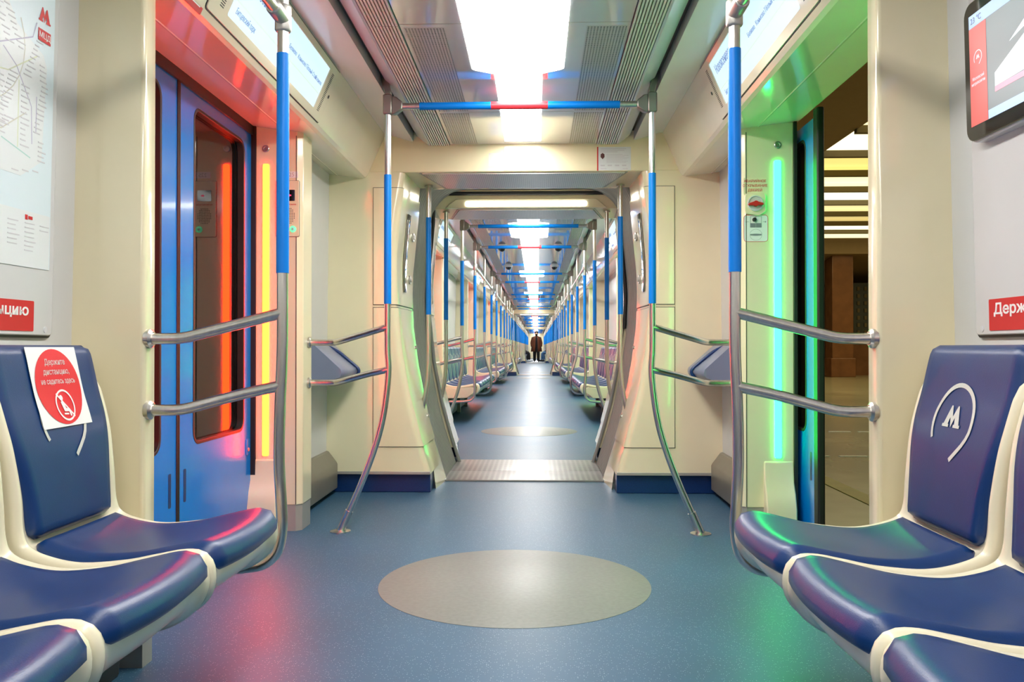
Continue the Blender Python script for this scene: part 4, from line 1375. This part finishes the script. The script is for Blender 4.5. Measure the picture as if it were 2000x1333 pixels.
# -- seat-bay wall, left: map board, map, red sign
def wallx(z): return 1.169 - (z - 0.89) * 0.01887
def wframe(s, y, z, lift=0.0):
    up = Vector((-s * 0.01887, 0, 1)).normalized()
    return MB().frame(Vector((s * wallx(z), y, z)) + Vector((-s * lift, 0, 0)), (0, -s, 0), up)
for s in (-1, 1):
    w_ = 1.30
    yr = 2.083 if s < 0 else 2.066
    y_c = yr - w_ / 2
    r = thing('notice_board', (s * 1.16, y_c, 0.885), 'large pale grey panel %s above the seats' % ('carrying the paper metro map' if s < 0 else 'behind the black wall screen'), 'board')
    wframe(s, y_c, 0.890).prism(rrect(w_, 1.0, 0.012, 4, 0, 0.50), 0.0, 0.012).build('panel', M['board'], r, bevel=0.003)
    wframe(s, y_c, 0.890).prism(rrect(w_ + 0.008, 1.010, 0.014, 4, 0, 0.499), 0.0, 0.006).build('joint', M['dark'], r)
    wframe(s, yr - 0.030 if True else 0, 0.905).lathe([(0.008, 0.011), (0.008, 0.0135), (0.004, 0.014)], 14).build('screw', M['ceil_side'], r)
# map sheet
ym = 2.062
r = thing('metro_map', (-1.11, 1.55, 1.06), 'large paper metro map with thin coloured lines on the wall', 'map')
mo = lambda lift: wframe(-1, ym, 1.055, lift)      # local a: 0 at the sheet's edge beside the pillar, negative towards the camera
W = 0.94
mo(0.0122).prism([(-W, 0), (0, 0), (0, 0.80), (-W, 0.80)], 0, 0.0012).build('sheet', M['paper_blue'], r, smooth=False)
mo(0.0135).prism([(-W, 0.0), (-0.004, 0.0), (-0.004, 0.135), (-W, 0.135)], 0, 0.0006).build('legend', M['paper'], r, smooth=False)
mo(0.0135).prism([(-W, 0.215), (-0.125, 0.215), (-0.045, 0.265), (-0.030, 0.50), (-0.045, 0.53), (-0.15, 0.57), (-0.22, 0.66), (-0.30, 0.79), (-W, 0.79)], 0, 0.0006).build('city_area', M['paper'], r, smooth=False)
def ribbon(m, pts, wd):
    L = []
    for i, p in enumerate(pts):
        a = pts[max(0, i - 1)]; b = pts[min(len(pts) - 1, i + 1)]
        dx, dy = b[0] - a[0], b[1] - a[1]; l = math.hypot(dx, dy)
        L += [(p[0] - dy / l * wd, p[1] + dx / l * wd, 0), (p[0] + dy / l * wd, p[1] - dx / l * wd, 0)]
    m.add(L, [(2 * i, 2 * i + 1, 2 * i + 3, 2 * i + 2) for i in range(len(pts) - 1)])
arc = [(-0.42 + 0.30 * math.cos(math.radians(a)), 0.52 + 0.20 * math.sin(math.radians(a))) for a in range(-100, 30, 10)]
for (nm, mt, lines) in (
    ('violet_route', 'violet', [[(-0.32, 0.455), (-0.09, 0.56), (-0.075, 0.60)], [(-0.20, 0.50), (-0.15, 0.47), (-0.09, 0.39), (-0.085, 0.30)], [(-0.07, 0.42), (-0.07, 0.33)]]),
    ('lime_route', 'lime', [[(-0.30, 0.43), (-0.18, 0.45), (-0.07, 0.52)], [(-0.14, 0.44), (-0.14, 0.28)]]),
    ('olive_route', 'olive', [arc, [(-0.30, 0.29), (-0.20, 0.31), (-0.11, 0.37)]]),
    ('teal_route', 'teal', [[(-0.20, 0.29), (-0.09, 0.265)], [(-0.23, 0.42), (-0.23, 0.29)]])):
    m = mo(0.0143)
    for l in lines: ribbon(m, l, 0.0016)
    m.build(nm, M[mt], r, smooth=False)
m = mo(0.0145)
rnd = random.Random(3)
for (x0, y0, dx, dy, n) in ((-0.060, 0.50, 0.001, -0.0125, 4), (-0.075, 0.555, -0.006, -0.012, 9), (-0.05, 0.45, -0.003, -0.012, 11), (-0.060, 0.31, 0.0, -0.0115, 5), (-0.130, 0.43, 0.0, -0.013, 12), (-0.22, 0.43, 0.0, -0.013, 11), (-0.175, 0.45, -0.004, -0.011, 9), (-0.20, 0.60, 0.008, -0.012, 8), (-0.27, 0.66, 0.007, -0.013, 12), (-0.19, 0.34, -0.009, -0.009, 6), (-0.28, 0.55, -0.006, -0.013, 10), (-0.08, 0.235, -0.04, -0.006, 3)):
    for i in range(n):
        l = rnd.uniform(0.016, 0.034)
        m.box(x0 + dx * i, x0 + dx * i + l, y0 + dy * i, y0 + dy * i + 0.003, 0, 0.0003)
for (x0, n) in ((-0.105, 7), (-0.17, 6), (-0.24, 7), (-0.045, 2)):
    for i in range(n):
        m.box(x0, x0 + rnd.uniform(0.025, 0.045), 0.105 - 0.011 * i, 0.1075 - 0.011 * i, 0, 0.0003)
so = m.build('station_names', M['pale_print'], r, smooth=False); so['kind'] = 'stuff'
m = mo(0.0145)
mp = [p for e in emblem_polys() if e[0] == 'poly' for p in e[1]]
m.add([(-0.043 + p[0] * 0.054, 0.620 + p[1] * 0.062, 0) for p in mp], [tuple(range(len(mp)))])
m.build('red_letter', M['red'], r, smooth=False)
m = mo(0.0145); m.box(-0.069, -0.018, 0.562, 0.592, 0, 0.0004); m.box(-0.105, -0.095, 0.114, 0.126, 0, 0.0004); m.box(-0.092, -0.076, 0.116, 0.124, 0, 0.0004)
rb = m.build('red_box', M['red'], r, smooth=False)
t = mo(0.0151); t.text('МЦД', 0.020, -0.0435, 0.577, 'CENTER'); t.build('box_lettering', M['white_print'], rb, smooth=False)
# red keep-your-distance signs
for s in (-1, 1):
    if s < 0: ya, yb = 1.49, 2.002
    else: ya, yb = 1.49, 2.002
    yc_ = (ya + yb) / 2
    lab = 'red sign with the white ending of a word under the map' if s < 0 else 'red sign with the white start of a word below the wall screen'
    r = thing('distance_sign', (s * 1.11, yc_, 0.90), lab, 'sign')
    wframe(s, yc_, 0.900, 0.0122).prism(rrect(yb - ya, 0.074, 0.003, 3, 0, 0.037), 0, 0.0014).build('plate', M['red'], r, smooth=False)
    t = wframe(s, yc_, 0.900, 0.0138)
    t.text('Держите дистанцию', 0.035, 0, 0.049, 'CENTER', bold=0.0008, fit=(yb - ya) - 0.044)
    t.build('lettering', M['white_print'], r, smooth=False)

# -- right wall screen
r = thing('wall_screen', (1.13, 1.75, 1.346), 'black rounded wall screen showing a red strip with the metro emblem', 'screen')
up = Vector((-0.0226, 0, 1)).normalized()
SW, SH = 0.56, 0.335
so_ = Vector((1.112, 2.028 - SW / 2, 1.346 + SH / 2))
scr = lambda lift=0.0: MB().frame(so_ + Vector((-lift, 0, 0)), (0, -1, 0), up)
scr().prism(rrect(SW, SH, 0.035, 6), -0.046, -0.008).build('case', M['ceil_side'], r, bevel=0.004)
scr().prism(rrect(SW - 0.006, SH - 0.006, 0.033, 6), -0.010, 0.0).build('bezel', M['black_glass'], r, bevel=0.003)
iw, ih = 0.500, 0.262
sc = scr(0.0005).prism(rrect(iw, ih, 0.002, 2), 0, 0.0004).build('picture', M['tv_grey'], r, smooth=False)
q = scr(0.0012)
q.box(-iw / 2, iw / 2, ih / 2 - 0.030, ih / 2, 0, 0.0003); q.box(-iw / 2 + 0.075, iw / 2, -ih / 2, -ih / 2 + 0.020, 0, 0.0003)
q.build('blue_bars', M['tv_blue'], sc, smooth=False)
q = scr(0.0012); q.box(-iw / 2, -iw / 2 + 0.073, -ih / 2, ih / 2 - 0.031, 0, 0.0003); q.build('red_strip', M['tv_red'], sc, smooth=False)
q = scr(0.0020)
emblem(q, lambda a, b, l: (-iw / 2 + 0.037 + a * 0.0165, 0.024 + b * 0.0165, 0))
q.build('strip_emblem', M['tv_pale'], sc, smooth=False)
q = scr(0.0020)
q.text('Московский', 0.0105, -iw / 2 + 0.037, -0.022, 'CENTER', depth=0.0002, fit=0.050); q.text('метрополитен', 0.0105, -iw / 2 + 0.037, -0.034, 'CENTER', depth=0.0002, fit=0.058)
q.build('strip_lettering', M['tv_pale'], sc, smooth=False)
q = scr(0.0020); q.text('23 °C', 0.020, -iw / 2 + 0.008, ih / 2 - 0.016, 'LEFT', depth=0.0002); q.build('temperature', M['grey_print'], sc, smooth=False)
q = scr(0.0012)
q.prism([(-0.145, -0.035), (0.05, 0.045), (-0.085, 0.015), (0.09, 0.10), (0.16, 0.10), (0.16, -0.06), (-0.145, -0.065)], 0, 0.0003); q.build('painted_reflection', M['tv_reflection'], sc, smooth=False)  # zigzag reflection of the ceiling lights, painted as a glowing shape
q = scr(0.0014); q.box(-0.145, 0.22, -0.078, -0.066, 0, 0.0003); q.build('red_band', M['tv_pink'], sc, smooth=False)

# -- gangway header notices
yh = GANG[0] - 0.9
hd = lambda x, z, lift=0.0: MB().frame((x, yh - lift, z), (1, 0, 0), (0, 0, 1))
r = thing('camera_sticker', (-0.163, yh, 1.93), 'small square grey sticker on the header over the gangway', 'sticker')
hd(-0.163, 1.967).prism(rrect(0.080, 0.080, 0.004, 3), -0.001, 0.001).build('sheet', M['silver_print'], r, smooth=False)
p = hd(-0.163, 1.967, 0.0012); p.ring_prism(rrect(0.078, 0.078, 0.004, 3), rrect(0.072, 0.072, 0.003, 3), 0, 0.0004)
p.add([(-0.022, -0.026, 0), (0.022, -0.026, 0), (0.004, 0.004, 0), (-0.004, 0.004, 0)], [(0, 1, 2, 3)]); p.frame((-0.163, yh - 0.0012, 1.983), (1, 0, 0), (0, 0, 1)); p.lathe([(0.012, 0), (0.012, 0.0003)], 16)
p.build('pictogram', M['pale_print'], r, smooth=False)
o = hd(-0.003, 1.976).prism(rrect(0.225, 0.146, 0.006, 3), -0.002, 0.002).build('header_panel', mat('gloss_panel', (0.80, 0.74, 0.62, 1), 0.10, var=0.01, coat=1.0), bevel=0.0015)
tag(o, 'shiny cream cover plate on the header over the gangway', 'cover plate')
r = thing('rules_notice', (0.535, yh, 1.90), 'white notice with red edge and dark crest on the gangway header', 'notice')
hd(0.535, 1.970).prism(rrect(0.196, 0.138, 0.002, 2), -0.001, 0.001).build('sheet', M['paper'], r, smooth=False)
hd(0.4385, 1.970).prism(rrect(0.007, 0.140, 0.001, 2), -0.001, 0.0018).build('red_edge', M['red'], r, smooth=False)
p = hd(0.535, 1.970, 0.0012)
for i, (a, b) in enumerate(((-0.08, 0.07), (-0.08, 0.06), (-0.08, 0.02))): p.box(a, b, 0.056 - i * 0.009, 0.060 - i * 0.009, 0, 0.0003)
for i, b in enumerate((0.05, 0.085, 0.06, 0.085, 0.075, 0.05, 0.08, 0.07)): p.box(-0.045, b, 0.024 - i * 0.0068, 0.0265 - i * 0.0068, 0, 0.0003)
for j in range(4): p.box(-0.080 + j * 0.042, -0.055 + j * 0.042, -0.044, -0.036, 0, 0.0003)
p.box(-0.08, -0.045, -0.060, -0.057, 0, 0.0003); p.box(0.05, 0.08, -0.060, -0.057, 0, 0.0003)
p.build('print_lines', M['pale_print'], r, smooth=False)
p = hd(0.467, 1.986, 0.0012)
p.prism([(-0.011, 0.010), (0.0, 0.018), (0.011, 0.010), (0.012, -0.006), (0.0, -0.019), (-0.012, -0.006)], 0, 0.0006); p.build('crest', mat('crest', sr(96, 52, 52), 0.5), r, smooth=False)

# ------------------------------------------------------------------ outside: tunnel side and station platform
MB().box(-3.2, -2.6, -8, 70, -1.0, 4.5).build('wall_tunnel', M['tunnel'], kind='structure')
MB().box(1.50, 20, -10, 70, -0.25, -0.012).build('floor', M['platform'], kind='structure')
MB().box(1.40, 4.62, -10, 70, 3.96, 4.3).build('ceiling', M['soffit'], kind='structure')
MB().box(1.915, 2.03, -10, 70, -0.013, -0.008).build(trim(), M['tactile'], kind='structure')
for i, y in enumerate((6.72, 8.68)):
    m = MB()
    for j in range(26):
        m.box(2.2 + j * 0.30, 2.2 + j * 0.30 + 0.22, y - 0.022, y + 0.022, -0.013, -0.008)
    tag(m.build('platform_dashes', M['tape_white'], smooth=False), '%s row of white dashes across the platform floor' % ('nearer' if i == 0 else 'farther'), 'floor marking')
MB().box(4.65, 20, -10, 40, 4.34, 4.6).build('ceiling', M['rib'], kind='structure')
cyc = [3, 1, 2, 3, 4, 0, 5, 1]
for j in range(-4, 9):
    ya = 10.4 + j * 1.5
    o = MB().prism([(ya + 0.04, 4.06), (ya + 1.40, 4.06), (ya + 1.46, 3.98), (ya + 1.46, 4.02), (ya + 1.40, 4.10), (ya + 0.04, 4.10)], 4.62, 18, 'x')
    tag(o.build('station_light', M['coffer%d' % cyc[j % 8]]), 'warm yellow luminous ceiling bay of the station seen through the open door', 'light', 'station ceiling bays')
    MB().box(4.6, 18, ya - 0.06, ya + 0.04, 3.90, 4.34).build(trim(), M['rib'], kind='structure')
# dark sloped beam and back wall of the hall
MB().prism([(24.5, 3.6), (28.5, 3.0), (28.5, 4.4), (24.5, 4.4)], 4.6, 20, 'x').build('wall_hall', M['soffit'], kind='structure')
MB().box(4.0, 24, 40, 40.5, 0, 4.4).build('wall_hall', M['column'], kind='structure')
MB().box(20, 20.4, -10, 40, 0, 4.4).build('wall_hall', M['soffit'], kind='structure')
COLM = None
for n_, (x, y) in enumerate(((9.08, 25.0), (9.25, 31.0), (12.6, 27.0), (9.25, 19.0 - 30))):
    if y < 0: continue
    lab = ('brown marble column on the platform, framed by the open door', 'brown marble column behind the first one on the platform', 'brown marble column deeper in the station hall')[n_]
    r = thing('station_column', (x, y, 0), lab, 'column')
    MB().box(x - 0.31, x + 0.31, y - 0.31, y + 0.31, -0.012, 3.9).build('shaft', M['column'], r, bevel=0.02)
    MB().box(x - 0.36, x + 0.36, y - 0.36, y + 0.36, -0.012, 0.55).build('plinth', M['column'], r, bevel=0.02)
for n_, (x0, x1, y) in enumerate(((9.9, 12.3, 26.5), (6.9, 8.75, 26.5))):
    r = thing('lattice_screen', ((x0 + x1) / 2, y, 0), 'dark green lattice panel beside the brown column, %s' % ('toward the pillar edge' if n_ == 0 else 'toward the door leaf'), 'panel')
    MB().box(x0, x1, y, y + 0.1, 0.95, 2.9).build('frame', M['station_dark'], r)
    MB().box(x0, x1, y - 0.06, y + 0.12, -0.012, 0.95).build('base', M['column'], r)
    m = MB()
    for i in range(int((x1 - x0) / 0.22)):
        for j in range(8):
            m.box(x0 + 0.06 + i * 0.22, x0 + 0.14 + i * 0.22, y - 0.03, y - 0.001, 1.05 + j * 0.23, 1.17 + j * 0.23)
    m.build('lattice', M['rib'], r, smooth=False)

# ------------------------------------------------------------------ people far down the train
def skin_body(name, joints, edges, m, parent):
    me = bpy.data.meshes.new(name)
    L = wloc(parent)
    me.from_pydata([tuple(Vector(j[0]) - L) for j in joints], edges, [])
    o = bpy.data.objects.new(name, me); COL.objects.link(o); o.parent = parent
    o.modifiers.new('skin', 'SKIN')
    for v, j in zip(me.skin_vertices[0].data, joints):
        rr = j[1] if isinstance(j[1], tuple) else (j[1], j[1])
        v.radius = rr
    me.skin_vertices[0].data[0].use_root = True
    ss = o.modifiers.new('sub', 'SUBSURF'); ss.levels = 1; ss.render_levels = 1
    me.materials.append(m)
    return o

def body_chain(P, m_body, root):
    """P: dict of joints; one continuous figure with hands"""
    J = []; E = []; idx = {}
    def j(n, p, r, prev=None):
        idx[n] = len(J); J.append((p, r))
        if prev is not None: E.append((idx[prev], idx[n]))
    j('pelvis', P['pelvis'], (0.15, 0.12))
    j('waist', P['waist'], (0.14, 0.11), 'pelvis'); j('chest', P['chest'], (0.165, 0.125), 'waist'); j('neck', P['neck'], 0.055, 'chest')
    j('jaw', P['jaw'], 0.075, 'neck'); j('brow', P['brow'], (0.085, 0.098), 'jaw'); j('crown', P['crown'], 0.065, 'brow')
    for s in ('l', 'r'):
        j('sh' + s, P['sh' + s], 0.068, 'chest'); j('el' + s, P['el' + s], 0.048, 'sh' + s); j('wr' + s, P['wr' + s], 0.031, 'el' + s)
        w0 = Vector(P['wr' + s]); d = (w0 - Vector(P['el' + s])).normalized()
        pa = w0 + d * 0.07
        j('pa' + s, tuple(pa), (0.036, 0.022), 'wr' + s)
        side = Vector((0, 1, 0))
        for f in range(4):
            off = (f - 1.5) * 0.021
            ln = (0.085, 0.095, 0.09, 0.07)[f]
            j('f%d%s' % (f, s), tuple(pa + side * off + d * 0.04), 0.010, 'pa' + s)
            j('g%d%s' % (f, s), tuple(pa + side * off + d * ln + Vector((0.012, 0, 0))), 0.008, 'f%d%s' % (f, s))
        j('th' + s, tuple(w0 + d * 0.045 + side * -0.05), 0.010, 'wr' + s)
        j('hp' + s, P['hp' + s], 0.092, 'pelvis'); j('kn' + s, P['kn' + s], 0.062, 'hp' + s); j('an' + s, P['an' + s], 0.042, 'kn' + s); j('to' + s, P['to' + s], 0.036, 'an' + s)
    return skin_body('body', J, E, m_body, root)

def face(root, c, fwd):
    c = Vector(c); f = Vector(fwd); sd = Vector((f.y, -f.x, 0))
    m = MB()
    for s in (-1, 1):
        p = c + f * 0.092 + sd * s * 0.034
        m.lathe([(0.0005, -0.012), (0.010, -0.006), (0.012, 0), (0.010, 0.006), (0.0005, 0.012)], 10, tuple(p))
    m.build('eyes', M['black_cloth'], root)
    n = MB(); n.prism([(0.012, -0.025), (0.0, 0.02), (-0.012, -0.025)], 0.085, 0.118) if False else None
    n.tube([tuple(c + f * 0.092 + Vector((0, 0, 0.01))), tuple(c + f * 0.118 + Vector((0, 0, -0.028)))], [0.008, 0.014], 8)
    n.build('nose', M['skin'], root)
    mo_ = MB(); mo_.tube([tuple(c + f * 0.094 + sd * q * 0.024 + Vector((0, 0, -0.062))) for q in (-1, 0, 1)], 0.006, 6); mo_.build('mouth', M['red'], root)
    e = MB()
    for s in (-1, 1): e.tube([tuple(c + sd * s * 0.086 + Vector((0, 0, 0.02))), tuple(c + sd * s * 0.092 + Vector((0, 0, -0.03)))], [0.016, 0.011], 8)
    e.build('ears', M['skin'], root)

def ellipsoid(m, c, rx, ry, rz, n=16, k=10, zmin=-1.0):
    rows = []
    for i in range(k + 1):
        a = -PI / 2 + PI * i / k
        z = max(zmin, math.sin(a))
        rr = math.cos(a)
        rows.append([(c[0] + rx * rr * math.cos(2 * PI * j / n), c[1] + ry * rr * math.sin(2 * PI * j / n), c[2] + rz * z) for j in range(n + 1)])
    m.grid(rows)

# the standing walker
X0, Y0 = 0.045, 48.6
r = thing('person', (X0, Y0, 0), 'person in a long open brown coat and dark trousers standing in the aisle far away', 'person')
P = dict(pelvis=(X0, Y0, 0.95), waist=(X0, Y0, 1.08), chest=(X0, Y0, 1.36), neck=(X0, Y0, 1.53), jaw=(X0, Y0 - 0.02, 1.62), brow=(X0, Y0 - 0.01, 1.71), crown=(X0, Y0, 1.77))
for s, q in (('l', -1), ('r', 1)):
    P.update({'sh' + s: (X0 + q * 0.20, Y0, 1.43), 'el' + s: (X0 + q * 0.27, Y0 + 0.03, 1.14), 'wr' + s: (X0 + q * 0.26, Y0 - 0.06, 0.90),
              'hp' + s: (X0 + q * 0.10, Y0, 0.88), 'kn' + s: (X0 + q * 0.105, Y0 - (0.10 if q > 0 else -0.04), 0.48), 'an' + s: (X0 + q * 0.11, Y0 - (0.04 if q > 0 else -0.10), 0.085), 'to' + s: (X0 + q * 0.125, Y0 - (0.20 if q > 0 else -0.04), 0.035)})
body_chain(P, M['black_cloth'], r)
c = MB()
prof = [(0.62, 0.33, 0.21), (0.80, 0.31, 0.20), (1.0, 0.27, 0.175), (1.2, 0.245, 0.165), (1.40, 0.245, 0.16), (1.49, 0.15, 0.11), (1.53, 0.09, 0.085)]
rows = []
for z, a, b in prof:
    rows.append([(X0 + a * math.cos(t), Y0 + b * math.sin(t), z) for t in [math.radians(-90 + 14 + (360 - 28) * i / 30) for i in range(31)]])
c.grid(rows).build('coat', M['coat'], r, solid=0.02)
for q in (-1, 1):
    MB().tube([(X0 + q * 0.19, Y0, 1.45), (X0 + q * 0.262, Y0 + 0.02, 1.2), (X0 + q * 0.285, Y0 + 0.02, 1.12), (X0 + q * 0.272, Y0 - 0.05, 0.92)], [0.09, 0.083, 0.075, 0.062], 14).build('coat_sleeve', M['coat'], r)
h = MB(); ellipsoid(h, (X0, Y0 + 0.006, 1.730), 0.108, 0.116, 0.115, zmin=-0.25); h.build('hair', M['hair'], r)
h = MB(); ellipsoid(h, (X0, Y0 - 0.052, 1.625), 0.078, 0.082, 0.062); h.build('face_mask', M['black_cloth'], r)
for q in (-1, 1):
    MB().tube([(X0 + q * 0.085, Y0, 0.92), (X0 + q * 0.105, P['knr' if q > 0 else 'knl'][1], 0.48), (X0 + q * 0.11, P['anr' if q > 0 else 'anl'][1], 0.10)], [0.115, 0.095, 0.08], 14).build('trouser_leg', M['black_cloth'], r)
f_ = MB(); ellipsoid(f_, (X0, Y0 - 0.035, 1.665), 0.076, 0.080, 0.105); f_.build('head_skin', M['skin'], r)
face(r, (X0, Y0 - 0.025, 1.675), (0, -1, 0))

# two people seated opposite each other
for s, body_m, leg_m, shoe_m, lab in ((-1, 'purple_cloth', 'black_cloth', 'white_shoe', 'seated person in dark purplish clothes with white shoes, knees toward the aisle'),
                                      (1, 'black_cloth', 'jeans', 'black_cloth', 'seated person in blue jeans with legs stretched into the aisle')):
    y = 50.55 + (0.25 if s > 0 else 0)
    x = s * 0.90
    r = thing('person', (x, y, 0.45), lab, 'person')
    P = dict(pelvis=(x, y, 0.56), waist=(x + s * 0.01, y, 0.70), chest=(x + s * 0.0, y, 0.95), neck=(x - s * 0.03, y, 1.10), jaw=(x - s * 0.05, y, 1.19), brow=(x - s * 0.05, y, 1.28), crown=(x - s * 0.04, y, 1.33))
    for t, q in (('l', -1), ('r', 1)):
        P.update({'sh' + t: (x, y + q * 0.19, 1.01), 'el' + t: (x - s * 0.10, y + q * 0.24, 0.76), 'wr' + t: (x - s * 0.30, y + q * 0.15, 0.66),
                  'hp' + t: (x - s * 0.04, y + q * 0.10, 0.54), 'kn' + t: (x - s * 0.46, y + q * 0.13, 0.53), 'an' + t: (x - s * (0.52 if q > 0 else 0.40), y + q * 0.13, 0.09), 'to' + t: (x - s * (0.68 if q > 0 else 0.56), y + q * 0.15, 0.04)})
    body_chain(P, M[body_m], r)
    for q, a in ((-1, 0.40), (1, 0.52)):
        tr = MB().tube([(x - s * 0.02, y + q * 0.10, 0.55), (x - s * 0.24, y + q * 0.12, 0.55), (x - s * 0.44, y + q * 0.13, 0.545), (x - s * 0.485, y + q * 0.13, 0.49), (x - s * (a - 0.01), y + q * 0.13, 0.27), (x - s * a, y + q * 0.13, 0.13)], [0.105, 0.095, 0.085, 0.08, 0.072, 0.062], 14)
        tr.build('trouser_leg', M[leg_m], r)
        sh = MB(); ellipsoid(sh, (x - s * (a + 0.09), y + q * 0.14, 0.055), 0.145, 0.052, 0.055); sh.build('shoe', M[shoe_m], r)
    h = MB(); ellipsoid(h, (x - s * 0.03, y, 1.285), 0.108, 0.10, 0.10, zmin=-0.3); h.build('hair', M['hair'], r)
    f_ = MB(); ellipsoid(f_, (x - s * 0.078, y, 1.23), 0.078, 0.076, 0.10); f_.build('head_skin', M['skin'], r)
    face(r, (x - s * 0.07, y, 1.24), (-s, 0, 0))
